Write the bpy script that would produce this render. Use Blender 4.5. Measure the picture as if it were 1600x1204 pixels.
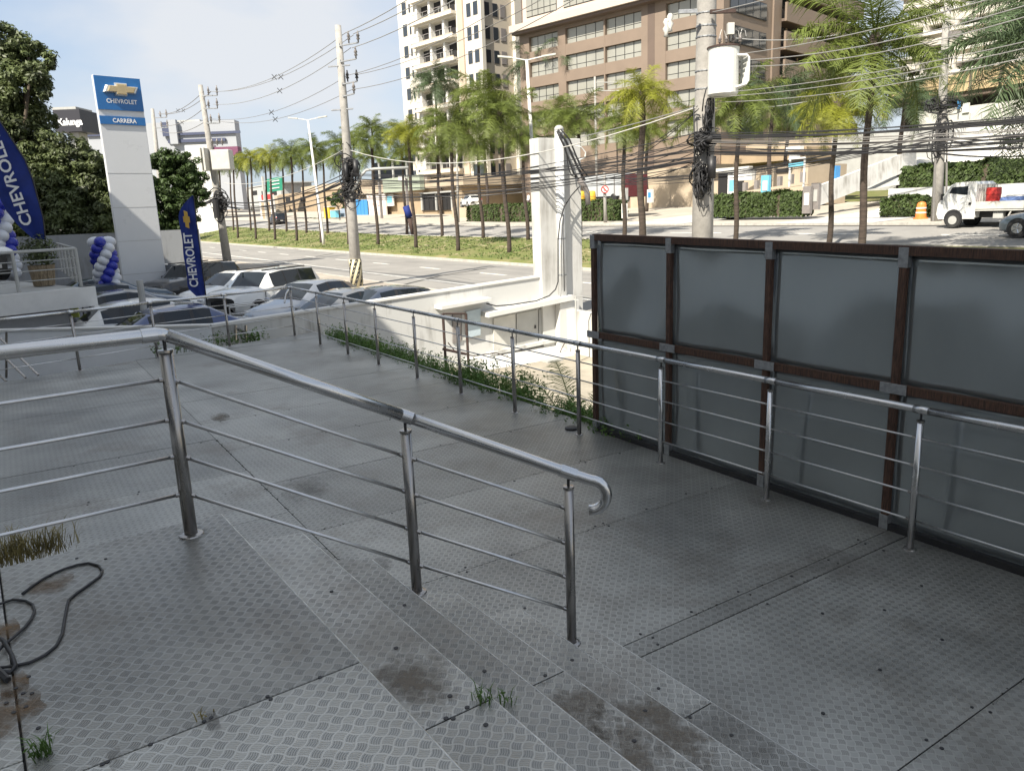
import bpy, math, random
from mathutils import Vector, Matrix
R = math.radians
for o in list(bpy.data.objects): bpy.data.objects.remove(o)
SC = bpy.context.scene; COL = SC.collection
# ------------------------------------------------------------------ camera
FPX = 1200.; PITCH = math.atan(277/FPX); ROLL = R(2.2); EYE = Vector((0, 0, 1.5))
FW = Vector((0, math.cos(PITCH), -math.sin(PITCH))); U0 = Vector((0, math.sin(PITCH), math.cos(PITCH))); R0 = Vector((1, 0, 0))
UPV = U0*math.cos(ROLL)+R0*math.sin(ROLL); RT = R0*math.cos(ROLL)-U0*math.sin(ROLL)
cam = bpy.data.cameras.new('camera'); camo = bpy.data.objects.new('camera', cam); COL.objects.link(camo)
camo.matrix_world = Matrix(((RT.x, UPV.x, -FW.x, EYE.x), (RT.y, UPV.y, -FW.y, EYE.y), (RT.z, UPV.z, -FW.z, EYE.z), (0, 0, 0, 1)))
cam.sensor_width = 36; cam.lens = 27; cam.clip_start = .05; cam.clip_end = 3000
SC.camera = camo
# ------------------------------------------------------------------ light
SUN_AZ = 212.; SUN_EL = 45.
W_ = bpy.data.worlds.new('World'); SC.world = W_; W_.use_nodes = True
nt = W_.node_tree; nt.nodes.clear()
def N(t, kind, **k):
    n = t.nodes.new(kind)
    for a, b in k.items():
        if a.startswith('i_'):
            a = a[2:]; a = int(a) if a.isdigit() else a.replace('_', ' ')
            n.inputs[a].default_value = b
        else: setattr(n, a, b)
    return n
wo = N(nt, 'ShaderNodeOutputWorld'); bg = N(nt, 'ShaderNodeBackground', i_Strength=.12)
sky = N(nt, 'ShaderNodeTexSky', sky_type='NISHITA', sun_disc=False, sun_elevation=R(SUN_EL), sun_rotation=R(SUN_AZ), air_density=1.0, dust_density=1.6, ozone_density=2.0)
tc = N(nt, 'ShaderNodeTexCoord'); mp = N(nt, 'ShaderNodeMapping'); mp.inputs['Scale'].default_value = (1, 1, 2.3)
nz = N(nt, 'ShaderNodeTexNoise', i_Scale=2.1, i_Detail=7., i_Roughness=.5)
rp = N(nt, 'ShaderNodeValToRGB'); rp.color_ramp.elements[0].position = .42; rp.color_ramp.elements[1].position = .60
rp.color_ramp.elements[0].color = (0, 0, 0, 1); rp.color_ramp.elements[1].color = (.9, .9, .9, 1)
mx = N(nt, 'ShaderNodeMix', data_type='RGBA'); mx.inputs[7].default_value = (3.25, 3.35, 3.5, 1)
m0 = N(nt, 'ShaderNodeMix', data_type='RGBA', i_0=.72); m0.inputs[7].default_value = (2.05, 2.4, 2.9, 1)
L = nt.links.new
L(tc.outputs['Generated'], mp.inputs[0]); L(mp.outputs[0], nz.inputs['Vector']); L(nz.outputs[0], rp.inputs[0])
L(rp.outputs[0], mx.inputs[0]); L(sky.outputs[0], m0.inputs[6]); L(m0.outputs[2], mx.inputs[6]); L(mx.outputs[2], bg.inputs[0]); L(bg.outputs[0], wo.inputs[0])
sun = bpy.data.lights.new('sun', 'SUN'); sun.energy = 4.5; sun.angle = R(.5); sun.color = (1, .93, .81)
so = bpy.data.objects.new('sun', sun); COL.objects.link(so)
sd = Vector((math.sin(R(SUN_AZ))*math.cos(R(SUN_EL)), math.cos(R(SUN_AZ))*math.cos(R(SUN_EL)), math.sin(R(SUN_EL))))
so.rotation_euler = sd.to_track_quat('Z', 'Y').to_euler()
SC.view_settings.view_transform = 'Standard'; SC.view_settings.look = 'None'; SC.view_settings.gamma = 1
SC.view_settings.exposure = 1.07; SC.view_settings.use_curve_mapping = False
SC.render.engine = 'CYCLES'; SC.cycles.max_bounces = 6; SC.cycles.diffuse_bounces = 3; SC.cycles.transparent_max_bounces = 6; SC.cycles.use_denoising = True

# ------------------------------------------------------------------ frames
U = Vector((-.54, .8417, 0)); V = Vector((.8417, .54, 0)); Z = Vector((0, 0, 1))
def W(u, v, z=0): return U*u+V*v+Z*z                      # street frame: u along the kerb, v across it
SA = Vector((.5736, -.8192, 0)); NA = Vector((.8192, .5736, 0))
def S(s, n, z=0): return SA*s+NA*n+Z*z                    # stair frame: s along the nosings, n down the flight
def ray(x, y): return FW+RT*((x-800)/FPX)-UPV*((y-602)/FPX)
def onz(x, y, z):
    d = ray(x, y); return EYE+d*((z-1.5)/d.z)
def atY(x, y, Y):
    d = ray(x, y); return EYE+d*(Y/d.y)
def atv(x, y, v):
    d = ray(x, y); return EYE+d*(v/d.dot(V))
PTS = [(-400, -1.95), (10.2, -1.95), (12, -1.4), (22, -1.4), (22.3, -1.28), (30, -.65), (36.5, -.14), (38, -.08), (41, 0), (60, .9), (120, 3), (900, 14)]
def interp(v):
    for (a, b), (c, d) in zip(PTS, PTS[1:]):
        if v <= c: return b+(d-b)*max(0, (v-a))/(c-a)
    return PTS[-1][1]
def Hg(x, y):
    u = -.54*x+.8417*y; v = .8417*x+.54*y
    w = min(1, max(0, (v-22)/8)); du = max(-60, min(u, 300)-63)
    return interp(v)+.013*max(0, du)*w
def g(x, y, dz=0):
    d = ray(x, y); t = 8.
    for i in range(700):
        p = EYE+d*t
        if p.z < Hg(p.x, p.y)+dz: break
        t *= 1.008
    lo, hi = t/1.008, t
    for i in range(24):
        m = (lo+hi)/2; p = EYE+d*m
        if p.z < Hg(p.x, p.y)+dz: hi = m
        else: lo = m
    return EYE+d*hi
def uof(p): return p.dot(U)
def vof(p): return p.dot(V)

# ------------------------------------------------------------------ mesh builder
def root_loc(o):
    s = Vector((0, 0, 0))
    while o: s += o.location; o = o.parent
    return s
class MB:
    def __init__(s): s.v = []; s.f = []; s.uv = None
    def add(s, vs, fs):
        n = len(s.v); s.v += [tuple(p) for p in vs]; s.f += [tuple(i+n for i in f) for f in fs]; return s
    def hexa(s, b, t):       # bottom 4, top 4
        return s.add(list(b)+list(t), [(0, 3, 2, 1), (4, 5, 6, 7), (0, 1, 5, 4), (1, 2, 6, 5), (2, 3, 7, 6), (3, 0, 4, 7)])
    def box(s, o, ax, ay, az, x0, x1, y0, y1, z0, z1):
        P = lambda a, b, c: o+ax*a+ay*b+az*c
        return s.hexa([P(x0, y0, z0), P(x1, y0, z0), P(x1, y1, z0), P(x0, y1, z0)], [P(x0, y0, z1), P(x1, y0, z1), P(x1, y1, z1), P(x0, y1, z1)])
    def buv(s, u0, u1, v0, v1, z0, z1):
        return s.hexa([W(u0, v1, z0), W(u0, v0, z0), W(u1, v0, z0), W(u1, v1, z0)][::-1], [W(u0, v1, z1), W(u0, v0, z1), W(u1, v0, z1), W(u1, v1, z1)][::-1])
    def bw(s, x0, x1, y0, y1, z0, z1):
        return s.box(Vector((0, 0, 0)), Vector((1, 0, 0)), Vector((0, 1, 0)), Z, x0, x1, y0, y1, z0, z1)
    def prism(s, poly, z0, z1):
        n = len(poly)
        a = sum(poly[i].x*poly[(i+1) % n].y-poly[(i+1) % n].x*poly[i].y for i in range(n))
        if a < 0: poly = poly[::-1]
        b = [Vector((p.x, p.y, z0)) for p in poly]; t = [Vector((p.x, p.y, z1)) for p in poly]
        return s.add(b+t, [tuple(range(n))[::-1], tuple(range(n, 2*n))]+[(i, (i+1) % n, n+(i+1) % n, n+i) for i in range(n)])
    def tube(s, pts, r, n=8, cap=True, r1=None):
        pts = [Vector(p) for p in pts]; m = len(pts); vs = []; ref = None
        for i, p in enumerate(pts):
            d = (pts[min(i+1, m-1)]-pts[max(i-1, 0)]).normalized()
            if ref is None: ref = Vector((0, 0, 1)) if abs(d.z) < .9 else Vector((1, 0, 0))
            a = (ref-d*ref.dot(d)).normalized(); b = d.cross(a); ref = a
            rr = r if r1 is None else r+(r1-r)*i/(m-1)
            if isinstance(r, (list, tuple)): rr = r[i]
            vs += [p+(a*math.cos(2*math.pi*k/n)+b*math.sin(2*math.pi*k/n))*rr for k in range(n)]
        fs = [(i*n+k, i*n+(k+1) % n, (i+1)*n+(k+1) % n, (i+1)*n+k) for i in range(m-1) for k in range(n)]
        if cap: fs += [tuple(range(n))[::-1], tuple(range((m-1)*n, m*n))]
        return s.add(vs, fs)
    def cyl(s, p, q, r, n=12, r1=None): return s.tube([p, q], r, n, True, r1)
    def ball(s, c, r, sx=1, sy=1, sz=1, n=8, m=6, rot=None):
        vs = []
        for i in range(m+1):
            t = math.pi*i/m
            for k in range(n):
                q = Vector((math.sin(t)*math.cos(2*math.pi*k/n)*sx, math.sin(t)*math.sin(2*math.pi*k/n)*sy, math.cos(t)*sz))*r
                if rot: q = rot @ q
                vs.append(Vector(c)+q)
        return s.add(vs, [(i*n+k, (i+1)*n+k, (i+1)*n+(k+1) % n, i*n+(k+1) % n) for i in range(m) for k in range(n)])
    def build(s, name, mat, parent=None, smooth=False, bevel=0):
        o0 = root_loc(parent) if parent else Vector((0, 0, 0))
        me = bpy.data.meshes.new(name); me.from_pydata([Vector(p)-o0 for p in s.v], [], s.f)
        if mat: me.materials.append(mat)
        if smooth: me.shade_smooth()
        me.update()
        o = bpy.data.objects.new(name, me); COL.objects.link(o)
        if parent: o.parent = parent
        if bevel:
            b = o.modifiers.new('bevel', 'BEVEL'); b.width = bevel; b.segments = 2; b.limit_method = 'ANGLE'
        return o
def tag(o, label=None, cat=None, group=None, kind=None):
    if label: o['label'] = label
    if cat: o['category'] = cat
    if group: o['group'] = group
    if kind: o['kind'] = kind
    return o
def thing(name, label, cat, loc=(0, 0, 0), group=None, rz=0):
    o = bpy.data.objects.new(name, None); o.empty_display_size = .1; COL.objects.link(o)
    o.location = loc; o.rotation_euler = (0, 0, rz); return tag(o, label, cat, group)
def single(mb, name, mat, label, cat, group=None, **k): return tag(mb.build(name, mat, **k), label, cat, group)
def kids(o): return [c for c in list(o.children)]
def copy_tree(o, parent=None):
    c = o.copy(); COL.objects.link(c); c.parent = parent
    for ch in kids(o): copy_tree(ch, c)
    return c
def place(name, mesh, parent, loc):
    o = bpy.data.objects.new(name, mesh); COL.objects.link(o); o.parent = parent; o.location = Vector(loc)-root_loc(parent); return o

# ------------------------------------------------------------------ materials
MC = {}
def mat(name, col, rough=.7, metal=0., var=.12, scale=6., bump=0., bscale=40., spec=.5, col2=None, cut=(.35, .65), extra=None, coord='Object', stretch=None, transl=0., coat=0.):
    m = bpy.data.materials.new(name); m.use_nodes = True; t = m.node_tree; b = t.nodes['Principled BSDF']
    b.inputs['Roughness'].default_value = rough; b.inputs['Metallic'].default_value = metal; b.inputs['Specular IOR Level'].default_value = spec
    if coat: b.inputs['Coat Weight'].default_value = coat; b.inputs['Coat Roughness'].default_value = .05
    c = (*col, 1)
    tc = N(t, 'ShaderNodeTexCoord'); vec = tc.outputs[coord]
    if stretch:
        mpn = N(t, 'ShaderNodeMapping'); mpn.inputs['Scale'].default_value = stretch; t.links.new(vec, mpn.inputs[0]); vec = mpn.outputs[0]
    if var or col2:
        nz = N(t, 'ShaderNodeTexNoise', i_Scale=scale, i_Detail=6., i_Roughness=.62); t.links.new(vec, nz.inputs['Vector'])
        r = N(t, 'ShaderNodeValToRGB'); r.color_ramp.elements[0].position = cut[0]; r.color_ramp.elements[1].position = cut[1]
        d = (*col2, 1) if col2 else tuple(min(1, x*(1+var)) for x in col)+(1,)
        r.color_ramp.elements[0].color = tuple(x*(1-var) for x in col)+(1,) if not col2 else c
        r.color_ramp.elements[1].color = d
        t.links.new(nz.outputs[0], r.inputs[0]); t.links.new(r.outputs[0], b.inputs['Base Color'])
        r2 = N(t, 'ShaderNodeMath', operation='MULTIPLY_ADD'); r2.inputs[1].default_value = .25; r2.inputs[2].default_value = rough-.12
        t.links.new(nz.outputs[0], r2.inputs[0]); t.links.new(r2.outputs[0], b.inputs['Roughness'])
    else: b.inputs['Base Color'].default_value = c
    if bump:
        n2 = N(t, 'ShaderNodeTexNoise', i_Scale=bscale, i_Detail=4.); t.links.new(vec, n2.inputs['Vector'])
        bp = N(t, 'ShaderNodeBump', i_Strength=min(1, bump), i_Distance=.02); t.links.new(n2.outputs[0], bp.inputs['Height']); t.links.new(bp.outputs[0], b.inputs['Normal'])
    if transl:
        tr = N(t, 'ShaderNodeBsdfTranslucent'); ms = N(t, 'ShaderNodeMixShader', i_0=transl); out = t.nodes['Material Output']
        if var: t.links.new(r.outputs[0], tr.inputs[0])
        else: tr.inputs[0].default_value = c
        t.links.new(b.outputs[0], ms.inputs[1]); t.links.new(tr.outputs[0], ms.inputs[2]); t.links.new(ms.outputs[0], out.inputs[0])
    return m
M = {}
M['white'] = mat('white_paint', (.66, .65, .62), .7, var=.05, scale=3)
M['offwhite'] = mat('offwhite_paint', (.52, .51, .47), .8, var=.08, scale=4)
M['steel'] = mat('brushed_steel', (.60, .60, .60), .24, 1., var=.04, scale=9)
M['rod'] = mat('steel_rod', (.62, .62, .62), .32, 1., var=.08, scale=20)
M['darksteel'] = mat('tarnished_steel', (.36, .345, .33), .28, 1., var=.10, scale=5, stretch=(5, 5, .8))
M['black'] = mat('black_rubber', (.02, .02, .022), .5, var=.2, scale=20)
M['tyre'] = mat('tyre_rubber', (.025, .025, .025), .8, var=.2)
M['chrome'] = mat('alloy', (.6, .6, .6), .25, 1., var=.05)
M['concrete'] = mat('pole_concrete', (.33, .315, .29), .9, var=.14, scale=5, bump=.3, bscale=30)
M['rust'] = mat('rusty_iron', (.055, .034, .028), .85, var=.3, scale=14, bump=.3)
M['wood'] = mat('dark_wet_wood', (.075, .038, .024), .7, var=.6, scale=9, stretch=(14, 14, 1.3), bump=.4, bscale=20)
M['bracket'] = mat('galvanized_bracket', (.36, .37, .38), .55, .8, var=.2, scale=30)
M['cable'] = mat('black_cable', (.022, .022, .024), .6, var=.1)
M['wire'] = mat('aluminium_wire', (.42, .41, .39), .5, .6, var=.05)
M['wiregrey'] = mat('weathered_wire', (.20, .19, .18), .7, var=.05)
M['ceramic'] = mat('grey_insulator', (.22, .2, .19), .35, var=.1)
M['asphalt'] = mat('asphalt', (.255, .243, .225), .92, var=.10, scale=.6, bump=.2, bscale=60)
M['asphalt2'] = mat('asphalt_far', (.26, .25, .235), .92, var=.10, scale=.5, bump=.2, bscale=60)
M['paint'] = mat('road_paint', (.62, .61, .57), .8, var=.18, scale=3)
M['kerb'] = mat('kerb_concrete', (.42, .40, .36), .9, var=.15, scale=4)
M['walk'] = mat('sidewalk_concrete', (.40, .365, .31), .9, var=.14, scale=.8, bump=.15, bscale=20)
M['soil'] = mat('lot_ground', (.20, .185, .165), .95, var=.2, scale=.5, bump=.3, bscale=12)
M['grass'] = mat('mown_grass', (.125, .145, .035), .95, scale=.55, col2=(.24, .20, .10), cut=(.46, .68), bump=.5, bscale=14)
M['blade'] = mat('grass_blades', (.085, .13, .03), .8, var=.4, scale=.9)
M['glass'] = mat('dark_glass', (.03, .037, .045), .06, var=0., spec=.9)
M['carglass'] = mat('car_glass', (.012, .016, .02), .04, var=0, spec=.5)
M['tan'] = mat('tan_wall', (.36, .275, .18), .9, var=.08, scale=.6)
M['tan2'] = mat('beige_wall', (.42, .345, .255), .9, var=.08, scale=.6)
M['dark'] = mat('dark_opening', (.015, .014, .014), .8, var=.1)
M['blue'] = mat('chev_blue', (.018, .13, .36), .35, var=.03)
M['flagblue'] = mat('flag_cloth_blue', (.012, .03, .19), .75, var=.18, scale=3, transl=.15)
M['balloonblue'] = mat('balloon_blue', (.02, .03, .33), .25, var=.05)
M['balloonwhite'] = mat('balloon_white', (.62, .64, .68), .3, var=.03)
M['gold'] = mat('gold_badge', (.55, .34, .06), .4, var=.05)
M['red'] = mat('red_paint', (.45, .03, .025), .5, var=.1)
M['orange'] = mat('orange_plastic', (.75, .22, .05), .5, var=.08)
M['yellow'] = mat('yellow_paint', (.62, .42, .04), .6, var=.1)
M['cyan'] = mat('light_blue_panel', (.16, .47, .62), .5, var=.04)
M['bluep'] = mat('blue_panel', (.05, .24, .52), .5, var=.06)
M['greens'] = mat('green_sign', (.01, .22, .13), .5, var=.05)
M['hedge'] = mat('hedge_leaves', (.055, .085, .02), .7, var=.5, scale=4, transl=.25)
M['leafdark'] = mat('dark_leaves', (.08, .102, .034), .55, var=.6, scale=.55, transl=.2)
M['leafmid'] = mat('mid_leaves', (.05, .085, .02), .6, var=.5, scale=1.2, transl=.3)
M['weed'] = mat('weed_leaves', (.085, .16, .03), .6, var=.4, scale=5, transl=.25)
M['drygrass'] = mat('dry_grass', (.20, .165, .06), .8, var=.5, scale=8, transl=.2)
M['palm'] = mat('palm_leaves', (.13, .165, .032), .55, var=.35, scale=.9, transl=.3)
M['palmy'] = mat('palm_leaves_yellow', (.26, .275, .03), .55, var=.3, scale=1.2, transl=.35)
M['palmd'] = mat('palm_leaves_bluegreen', (.07, .105, .045), .5, var=.35, scale=.9, transl=.2)
M['trunk'] = mat('palm_trunk', (.06, .045, .036), .95, var=.35, scale=3, stretch=(1, 1, 6), bump=.5, bscale=10)
M['bark'] = mat('tree_bark', (.09, .07, .05), .95, var=.3, scale=8, bump=.4)
M['stone'] = mat('grey_plaster', (.40, .40, .38), .9, var=.1, scale=1.5)

def wall_mat(name, base, stain, amt=.5, sc=1.2):
    m = bpy.data.materials.new(name); m.use_nodes = True; t = m.node_tree; b = t.nodes['Principled BSDF']; b.inputs['Roughness'].default_value = .85
    tc = N(t, 'ShaderNodeTexCoord')
    mp = N(t, 'ShaderNodeMapping'); mp.inputs['Scale'].default_value = (3.5, 3.5, .35)
    n1 = N(t, 'ShaderNodeTexNoise', i_Scale=sc, i_Detail=8., i_Roughness=.68); n2 = N(t, 'ShaderNodeTexNoise', i_Scale=.9, i_Detail=5.)
    t.links.new(tc.outputs['Object'], mp.inputs[0]); t.links.new(mp.outputs[0], n1.inputs['Vector']); t.links.new(tc.outputs['Object'], n2.inputs['Vector'])
    mu = N(t, 'ShaderNodeMath', operation='MULTIPLY'); t.links.new(n1.outputs[0], mu.inputs[0]); t.links.new(n2.outputs[0], mu.inputs[1])
    r = N(t, 'ShaderNodeValToRGB'); r.color_ramp.elements[0].position = .24; r.color_ramp.elements[1].position = .42
    r.color_ramp.elements[0].color = (*base, 1); r.color_ramp.elements[1].color = tuple(a*(1-amt)+s*amt for a, s in zip(base, stain))+(1,)
    t.links.new(mu.outputs[0], r.inputs[0]); t.links.new(r.outputs[0], b.inputs['Base Color'])
    n3 = N(t, 'ShaderNodeTexNoise', i_Scale=30., i_Detail=4.); bp = N(t, 'ShaderNodeBump', i_Strength=.25, i_Distance=.01)
    t.links.new(tc.outputs['Object'], n3.inputs['Vector']); t.links.new(n3.outputs[0], bp.inputs['Height']); t.links.new(bp.outputs[0], b.inputs['Normal'])
    return m
M['dirtywhite'] = wall_mat('stained_white_wall', (.55, .55, .53), (.13, .115, .09), .8)
M['cleanwhite'] = wall_mat('limewashed_wall', (.56, .555, .53), (.22, .2, .17), .75)

def plate_mat(name, base, axis_deg, cell=.0375, dirt=.5, seed=0., rv=.2):
    """five-bar tread plate: a 45 degree checker of small ribbed cells, ribs in relief"""
    m = bpy.data.materials.new(name); m.use_nodes = True; t = m.node_tree; b = t.nodes['Principled BSDF']; lk = t.links.new
    tc = N(t, 'ShaderNodeTexCoord'); mp = N(t, 'ShaderNodeMapping'); mp.inputs['Rotation'].default_value = (0, 0, R(axis_deg)); mp.inputs['Scale'].default_value = (1/cell,)*3
    lk(tc.outputs['Object'], mp.inputs[0]); sp = N(t, 'ShaderNodeSeparateXYZ'); lk(mp.outputs[0], sp.inputs[0])
    def mth(op, a, c=None, d=None):
        n = N(t, 'ShaderNodeMath', operation=op)
        for i, q in enumerate((a, c, d)):
            if q is None: continue
            if isinstance(q, (int, float)): n.inputs[i].default_value = q
            else: lk(q, n.inputs[i])
        return n.outputs[0]
    # small waviness of the cell edges
    px = mth('MULTIPLY_ADD', mth('SINE', mth('MULTIPLY', sp.outputs[1], 3.14159)), .10, sp.outputs[0])
    py = mth('MULTIPLY_ADD', mth('SINE', mth('MULTIPLY', sp.outputs[0], 3.14159)), .10, sp.outputs[1])
    fx, fy = mth('FRACT', px), mth('FRACT', py)
    par = mth('FLOORED_MODULO', mth('ADD', mth('FLOOR', px), mth('FLOOR', py)), 2.)
    par = mth('GREATER_THAN', par, .5)
    along = mth('MULTIPLY_ADD', par, mth('SUBTRACT', fy, fx), fx)       # coordinate the ribs repeat along
    bars = mth('POWER', mth('ABSOLUTE', mth('SINE', mth('MULTIPLY', along, 5*3.14159))), .6)
    ex = mth('MULTIPLY', mth('ABSOLUTE', mth('SUBTRACT', fx, .5)), 2.); ey = mth('MULTIPLY', mth('ABSOLUTE', mth('SUBTRACT', fy, .5)), 2.)
    mask = mth('LESS_THAN', mth('MAXIMUM', ex, ey), .86)
    nw = N(t, 'ShaderNodeTexNoise', i_Scale=2.3, i_Detail=6., i_Roughness=.65); lk(tc.outputs['Object'], nw.inputs['Vector'])
    wear = N(t, 'ShaderNodeMapRange', i_1=.36, i_2=.62, i_3=.7, i_4=1.); lk(nw.outputs[0], wear.inputs[0]); wear = wear.outputs[0]
    mask0 = mask; mask = mth('MULTIPLY', mask, wear)
    h = mth('MULTIPLY', bars, mask)
    # dirt / wear
    n1 = N(t, 'ShaderNodeTexNoise', i_Scale=1.3, i_Detail=7., i_Roughness=.62); n2 = N(t, 'ShaderNodeTexNoise', i_Scale=.45, i_Detail=5.)
    m2 = N(t, 'ShaderNodeMapping'); m2.inputs['Location'].default_value = (seed, seed*2, 0); lk(tc.outputs['Object'], m2.inputs[0]); lk(m2.outputs[0], n1.inputs['Vector']); lk(m2.outputs[0], n2.inputs['Vector'])
    oi = N(t, 'ShaderNodeObjectInfo')
    r1 = N(t, 'ShaderNodeValToRGB'); r1.color_ramp.elements[0].position = .3; r1.color_ramp.elements[1].position = .75
    lo = tuple(x*(1-dirt) for x in base); hi = tuple(min(1, x*(1+dirt*.55)) for x in base)
    r1.color_ramp.elements[0].color = (*lo, 1); r1.color_ramp.elements[1].color = (*hi, 1)
    lk(mth('ADD', mth('MULTIPLY', n1.outputs[0], .6), mth('MULTIPLY', n2.outputs[0], .4)), r1.inputs[0])
    # ribbed cells a touch darker (grime between ribs), land between them polished; shading of one rib direction painted into the tone
    tone = mth('MULTIPLY_ADD', mask, mth('MULTIPLY_ADD', par, -.13, -.18), 1.12)
    tone = mth('MULTIPLY', tone, mth('SUBTRACT', 1.06, mth('MULTIPLY', mth('MULTIPLY', mth('SUBTRACT', 1., bars), mask), mth('MULTIPLY_ADD', par, .30, .08))))
    tone = mth('MULTIPLY', tone, mth('MULTIPLY_ADD', oi.outputs['Random'], rv, 1-rv/2))
    mc = N(t, 'ShaderNodeVectorMath', operation='SCALE'); lk(r1.outputs[0], mc.inputs[0]); lk(tone, mc.inputs[3])
    # brown stains
    n3 = N(t, 'ShaderNodeTexNoise', i_Scale=1.1, i_Detail=8., i_Roughness=.7); m3 = N(t, 'ShaderNodeMapping'); m3.inputs['Location'].default_value = (7+seed, 3, 0); lk(tc.outputs['Object'], m3.inputs[0]); lk(m3.outputs[0], n3.inputs['Vector'])
    r3 = N(t, 'ShaderNodeValToRGB'); r3.color_ramp.elements[0].position = .52; r3.color_ramp.elements[1].position = .70; lk(n3.outputs[0], r3.inputs[0])
    mm = N(t, 'ShaderNodeMix', data_type='RGBA'); mm.inputs[7].default_value = (.16, .14, .115, 1); lk(mth('MULTIPLY', r3.outputs[0], .6), mm.inputs[0]); lk(mc.outputs[0], mm.inputs[6])
    lk(mm.outputs[2], b.inputs['Base Color'])
    b.inputs['Metallic'].default_value = .7
    rr = mth('MULTIPLY_ADD', n1.outputs[0], .34, .20); lk(mth('MULTIPLY_ADD', mask, .08, rr), b.inputs['Roughness'])
    bp = N(t, 'ShaderNodeBump', i_Strength=.7, i_Distance=.002); lk(h, bp.inputs['Height']); lk(bp.outputs[0], b.inputs['Normal'])
    return m
M['plateU'] = plate_mat('tread_plate_deck', (.375, .372, .347), -(math.degrees(math.atan2(.54, .8417))+45), seed=1.3)
M['plateS'] = plate_mat('tread_plate_stairs', (.43, .425, .395), -(35+45), seed=4.1, rv=.42)
# ================================================================== GROUND, ROADS
rnd = random.Random(5)
def sheet(name, u0, u1, v0, v1, dz, m, du=12., lift=0.):
    us = [u0]; 
    while us[-1] < u1-1e-6: us.append(min(u1, us[-1]+du))
    vs = sorted({v0, v1}|{p[0] for p in PTS if v0 < p[0] < v1})
    mb = MB(); n = len(vs)
    mb.v = [tuple(Vector((W(u, v).x, W(u, v).y, Hg(W(u, v).x, W(u, v).y)+dz))) for u in us for v in vs]
    mb.f = [(i*n+j, (i+1)*n+j, (i+1)*n+j+1, i*n+j+1) for i in range(len(us)-1) for j in range(n-1)]
    return tag(mb.build(name, m), kind='structure')
# base ground with the sunken garden cut into it
mb = MB(); us = [-500, -60, -30, 0, 17.08, 17.09, 20, 40, 60, 63, 80, 120, 160, 200, 300, 500, 1500]; vs = [-1200, -400, -60, 10.2, 12, 12.6, 12.61, 22, 22.3, 30, 38, 41, 60, 120, 300, 1500]
def gz(u, v):
    p = W(u, v); z = Hg(p.x, p.y)-.02
    return -2.5 if (u < 17.085 and v < 12.605) else z
mb.v = [tuple(Vector((W(u, v).x, W(u, v).y, gz(u, v)))) for u in us for v in vs]; n = len(vs)
mb.f = [(i*n+j, (i+1)*n+j, (i+1)*n+j+1, i*n+j+1) for i in range(len(us)-1) for j in range(n-1)]
tag(mb.build('ground', M['soil']), kind='structure')
sheet('parking_lot', 17.4, 60, -12, 10.2, .004, mat('lot_asphalt', (.11, .108, .104), .95, var=.15, scale=1.2, bump=.2))
sheet('pavement', 17.16, 400, 10.6, 13.4, .01, mat('worn_pavement', (.34, .30, .25), .95, var=.14, scale=.7, bump=.2, bscale=20))
sheet('near_road', -60, 400, 13.4, 22.0, .006, M['asphalt'])
sheet('far_road', -80, 400, 30.15, 38.0, .006, M['asphalt2'])
sheet('median_grass', -60, 400, 22.0, 30.15, .10, M['grass'], du=3)
sheet('sidewalk', -80, 400, 38.0, 41.6, .12, M['walk'])
sheet('forecourt_paving', -80, 400, 41.6, 60, .02, mat('forecourt', (.40, .36, .30), .95, var=.1, scale=.4, bump=.1))
sheet('lawn_slope', -80, 130, 60, 120, .03, M['grass'], du=8)
def kline(name, v0, v1, dz0, dz1, u0, u1, m=None):
    mb = MB(); u = u0
    while u < u1:
        e = min(u+6, u1); q = [W(u, v0), W(e-.02, v0), W(e-.02, v1), W(u, v1)]
        h = [Hg(p.x, p.y) for p in q]
        mb.hexa([Vector((p.x, p.y, z+dz0)) for p, z in zip(q, h)], [Vector((p.x, p.y, z+dz1)) for p, z in zip(q, h)]); u = e
    return tag(mb.build(name, m or M['kerb']), kind='structure')
kline('kerb', 21.85, 22.02, -.1, .13, -60, 300); kline('kerb', 30.12, 30.3, -.1, .14, -60, 300)
kline('kerb', 37.86, 38.02, -.1, .14, -80, 300); kline('kerb', 13.3, 13.42, -.1, .03, 17, 300)
# the gutter's dark line along the far kerb
kline('gutter', 37.2, 37.86, 0, .012, -80, 300, mat('dark_gutter', (.07, .065, .06), .95, var=.2, scale=2))
tag(kline('lane_line', 15.05, 15.2, 0, .012, 17, 250, M['paint']), kind='structure')
mb = MB()
for k in range(60):
    u = 22.6+k*6.25
    for (a, b, vv, dv) in ((u, u+2.2, 18.35, .14),):
        q = [W(a, vv), W(b, vv), W(b, vv+dv), W(a, vv+dv)]
        mb.hexa([Vector((p.x, p.y, Hg(p.x, p.y)+.002)) for p in q], [Vector((p.x, p.y, Hg(p.x, p.y)+.014)) for p in q])
tag(mb.build('lane_dashes', M['paint']), kind='structure')
mb = MB()
for k in range(-10, 60):
    u = 6+k*8.2; q = [W(u, 34), W(u+4, 34), W(u+4, 34.14), W(u, 34.14)]
    mb.hexa([Vector((p.x, p.y, Hg(p.x, p.y)+.002)) for p in q], [Vector((p.x, p.y, Hg(p.x, p.y)+.014)) for p in q])
tag(mb.build('far_lane_dashes', M['paint']), kind='structure')
# tar-sealed cracks across the near road
mb = MB()
for pts in ([(600, 453), (640, 442), (690, 430), (760, 419)], [(440, 411), (480, 403), (520, 396)]):
    w = [onz(x, y, -1.382) for x, y in pts]; mb.tube(w, .10, 4)
o = mb.build('road_crack_seal', mat('tar', (.05, .048, .045), .9)); o.scale = (1, 1, 1); tag(o, kind='structure')
for v in o.data.vertices: v.co.z = -1.392+(v.co.z+1.382)*.03
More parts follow.
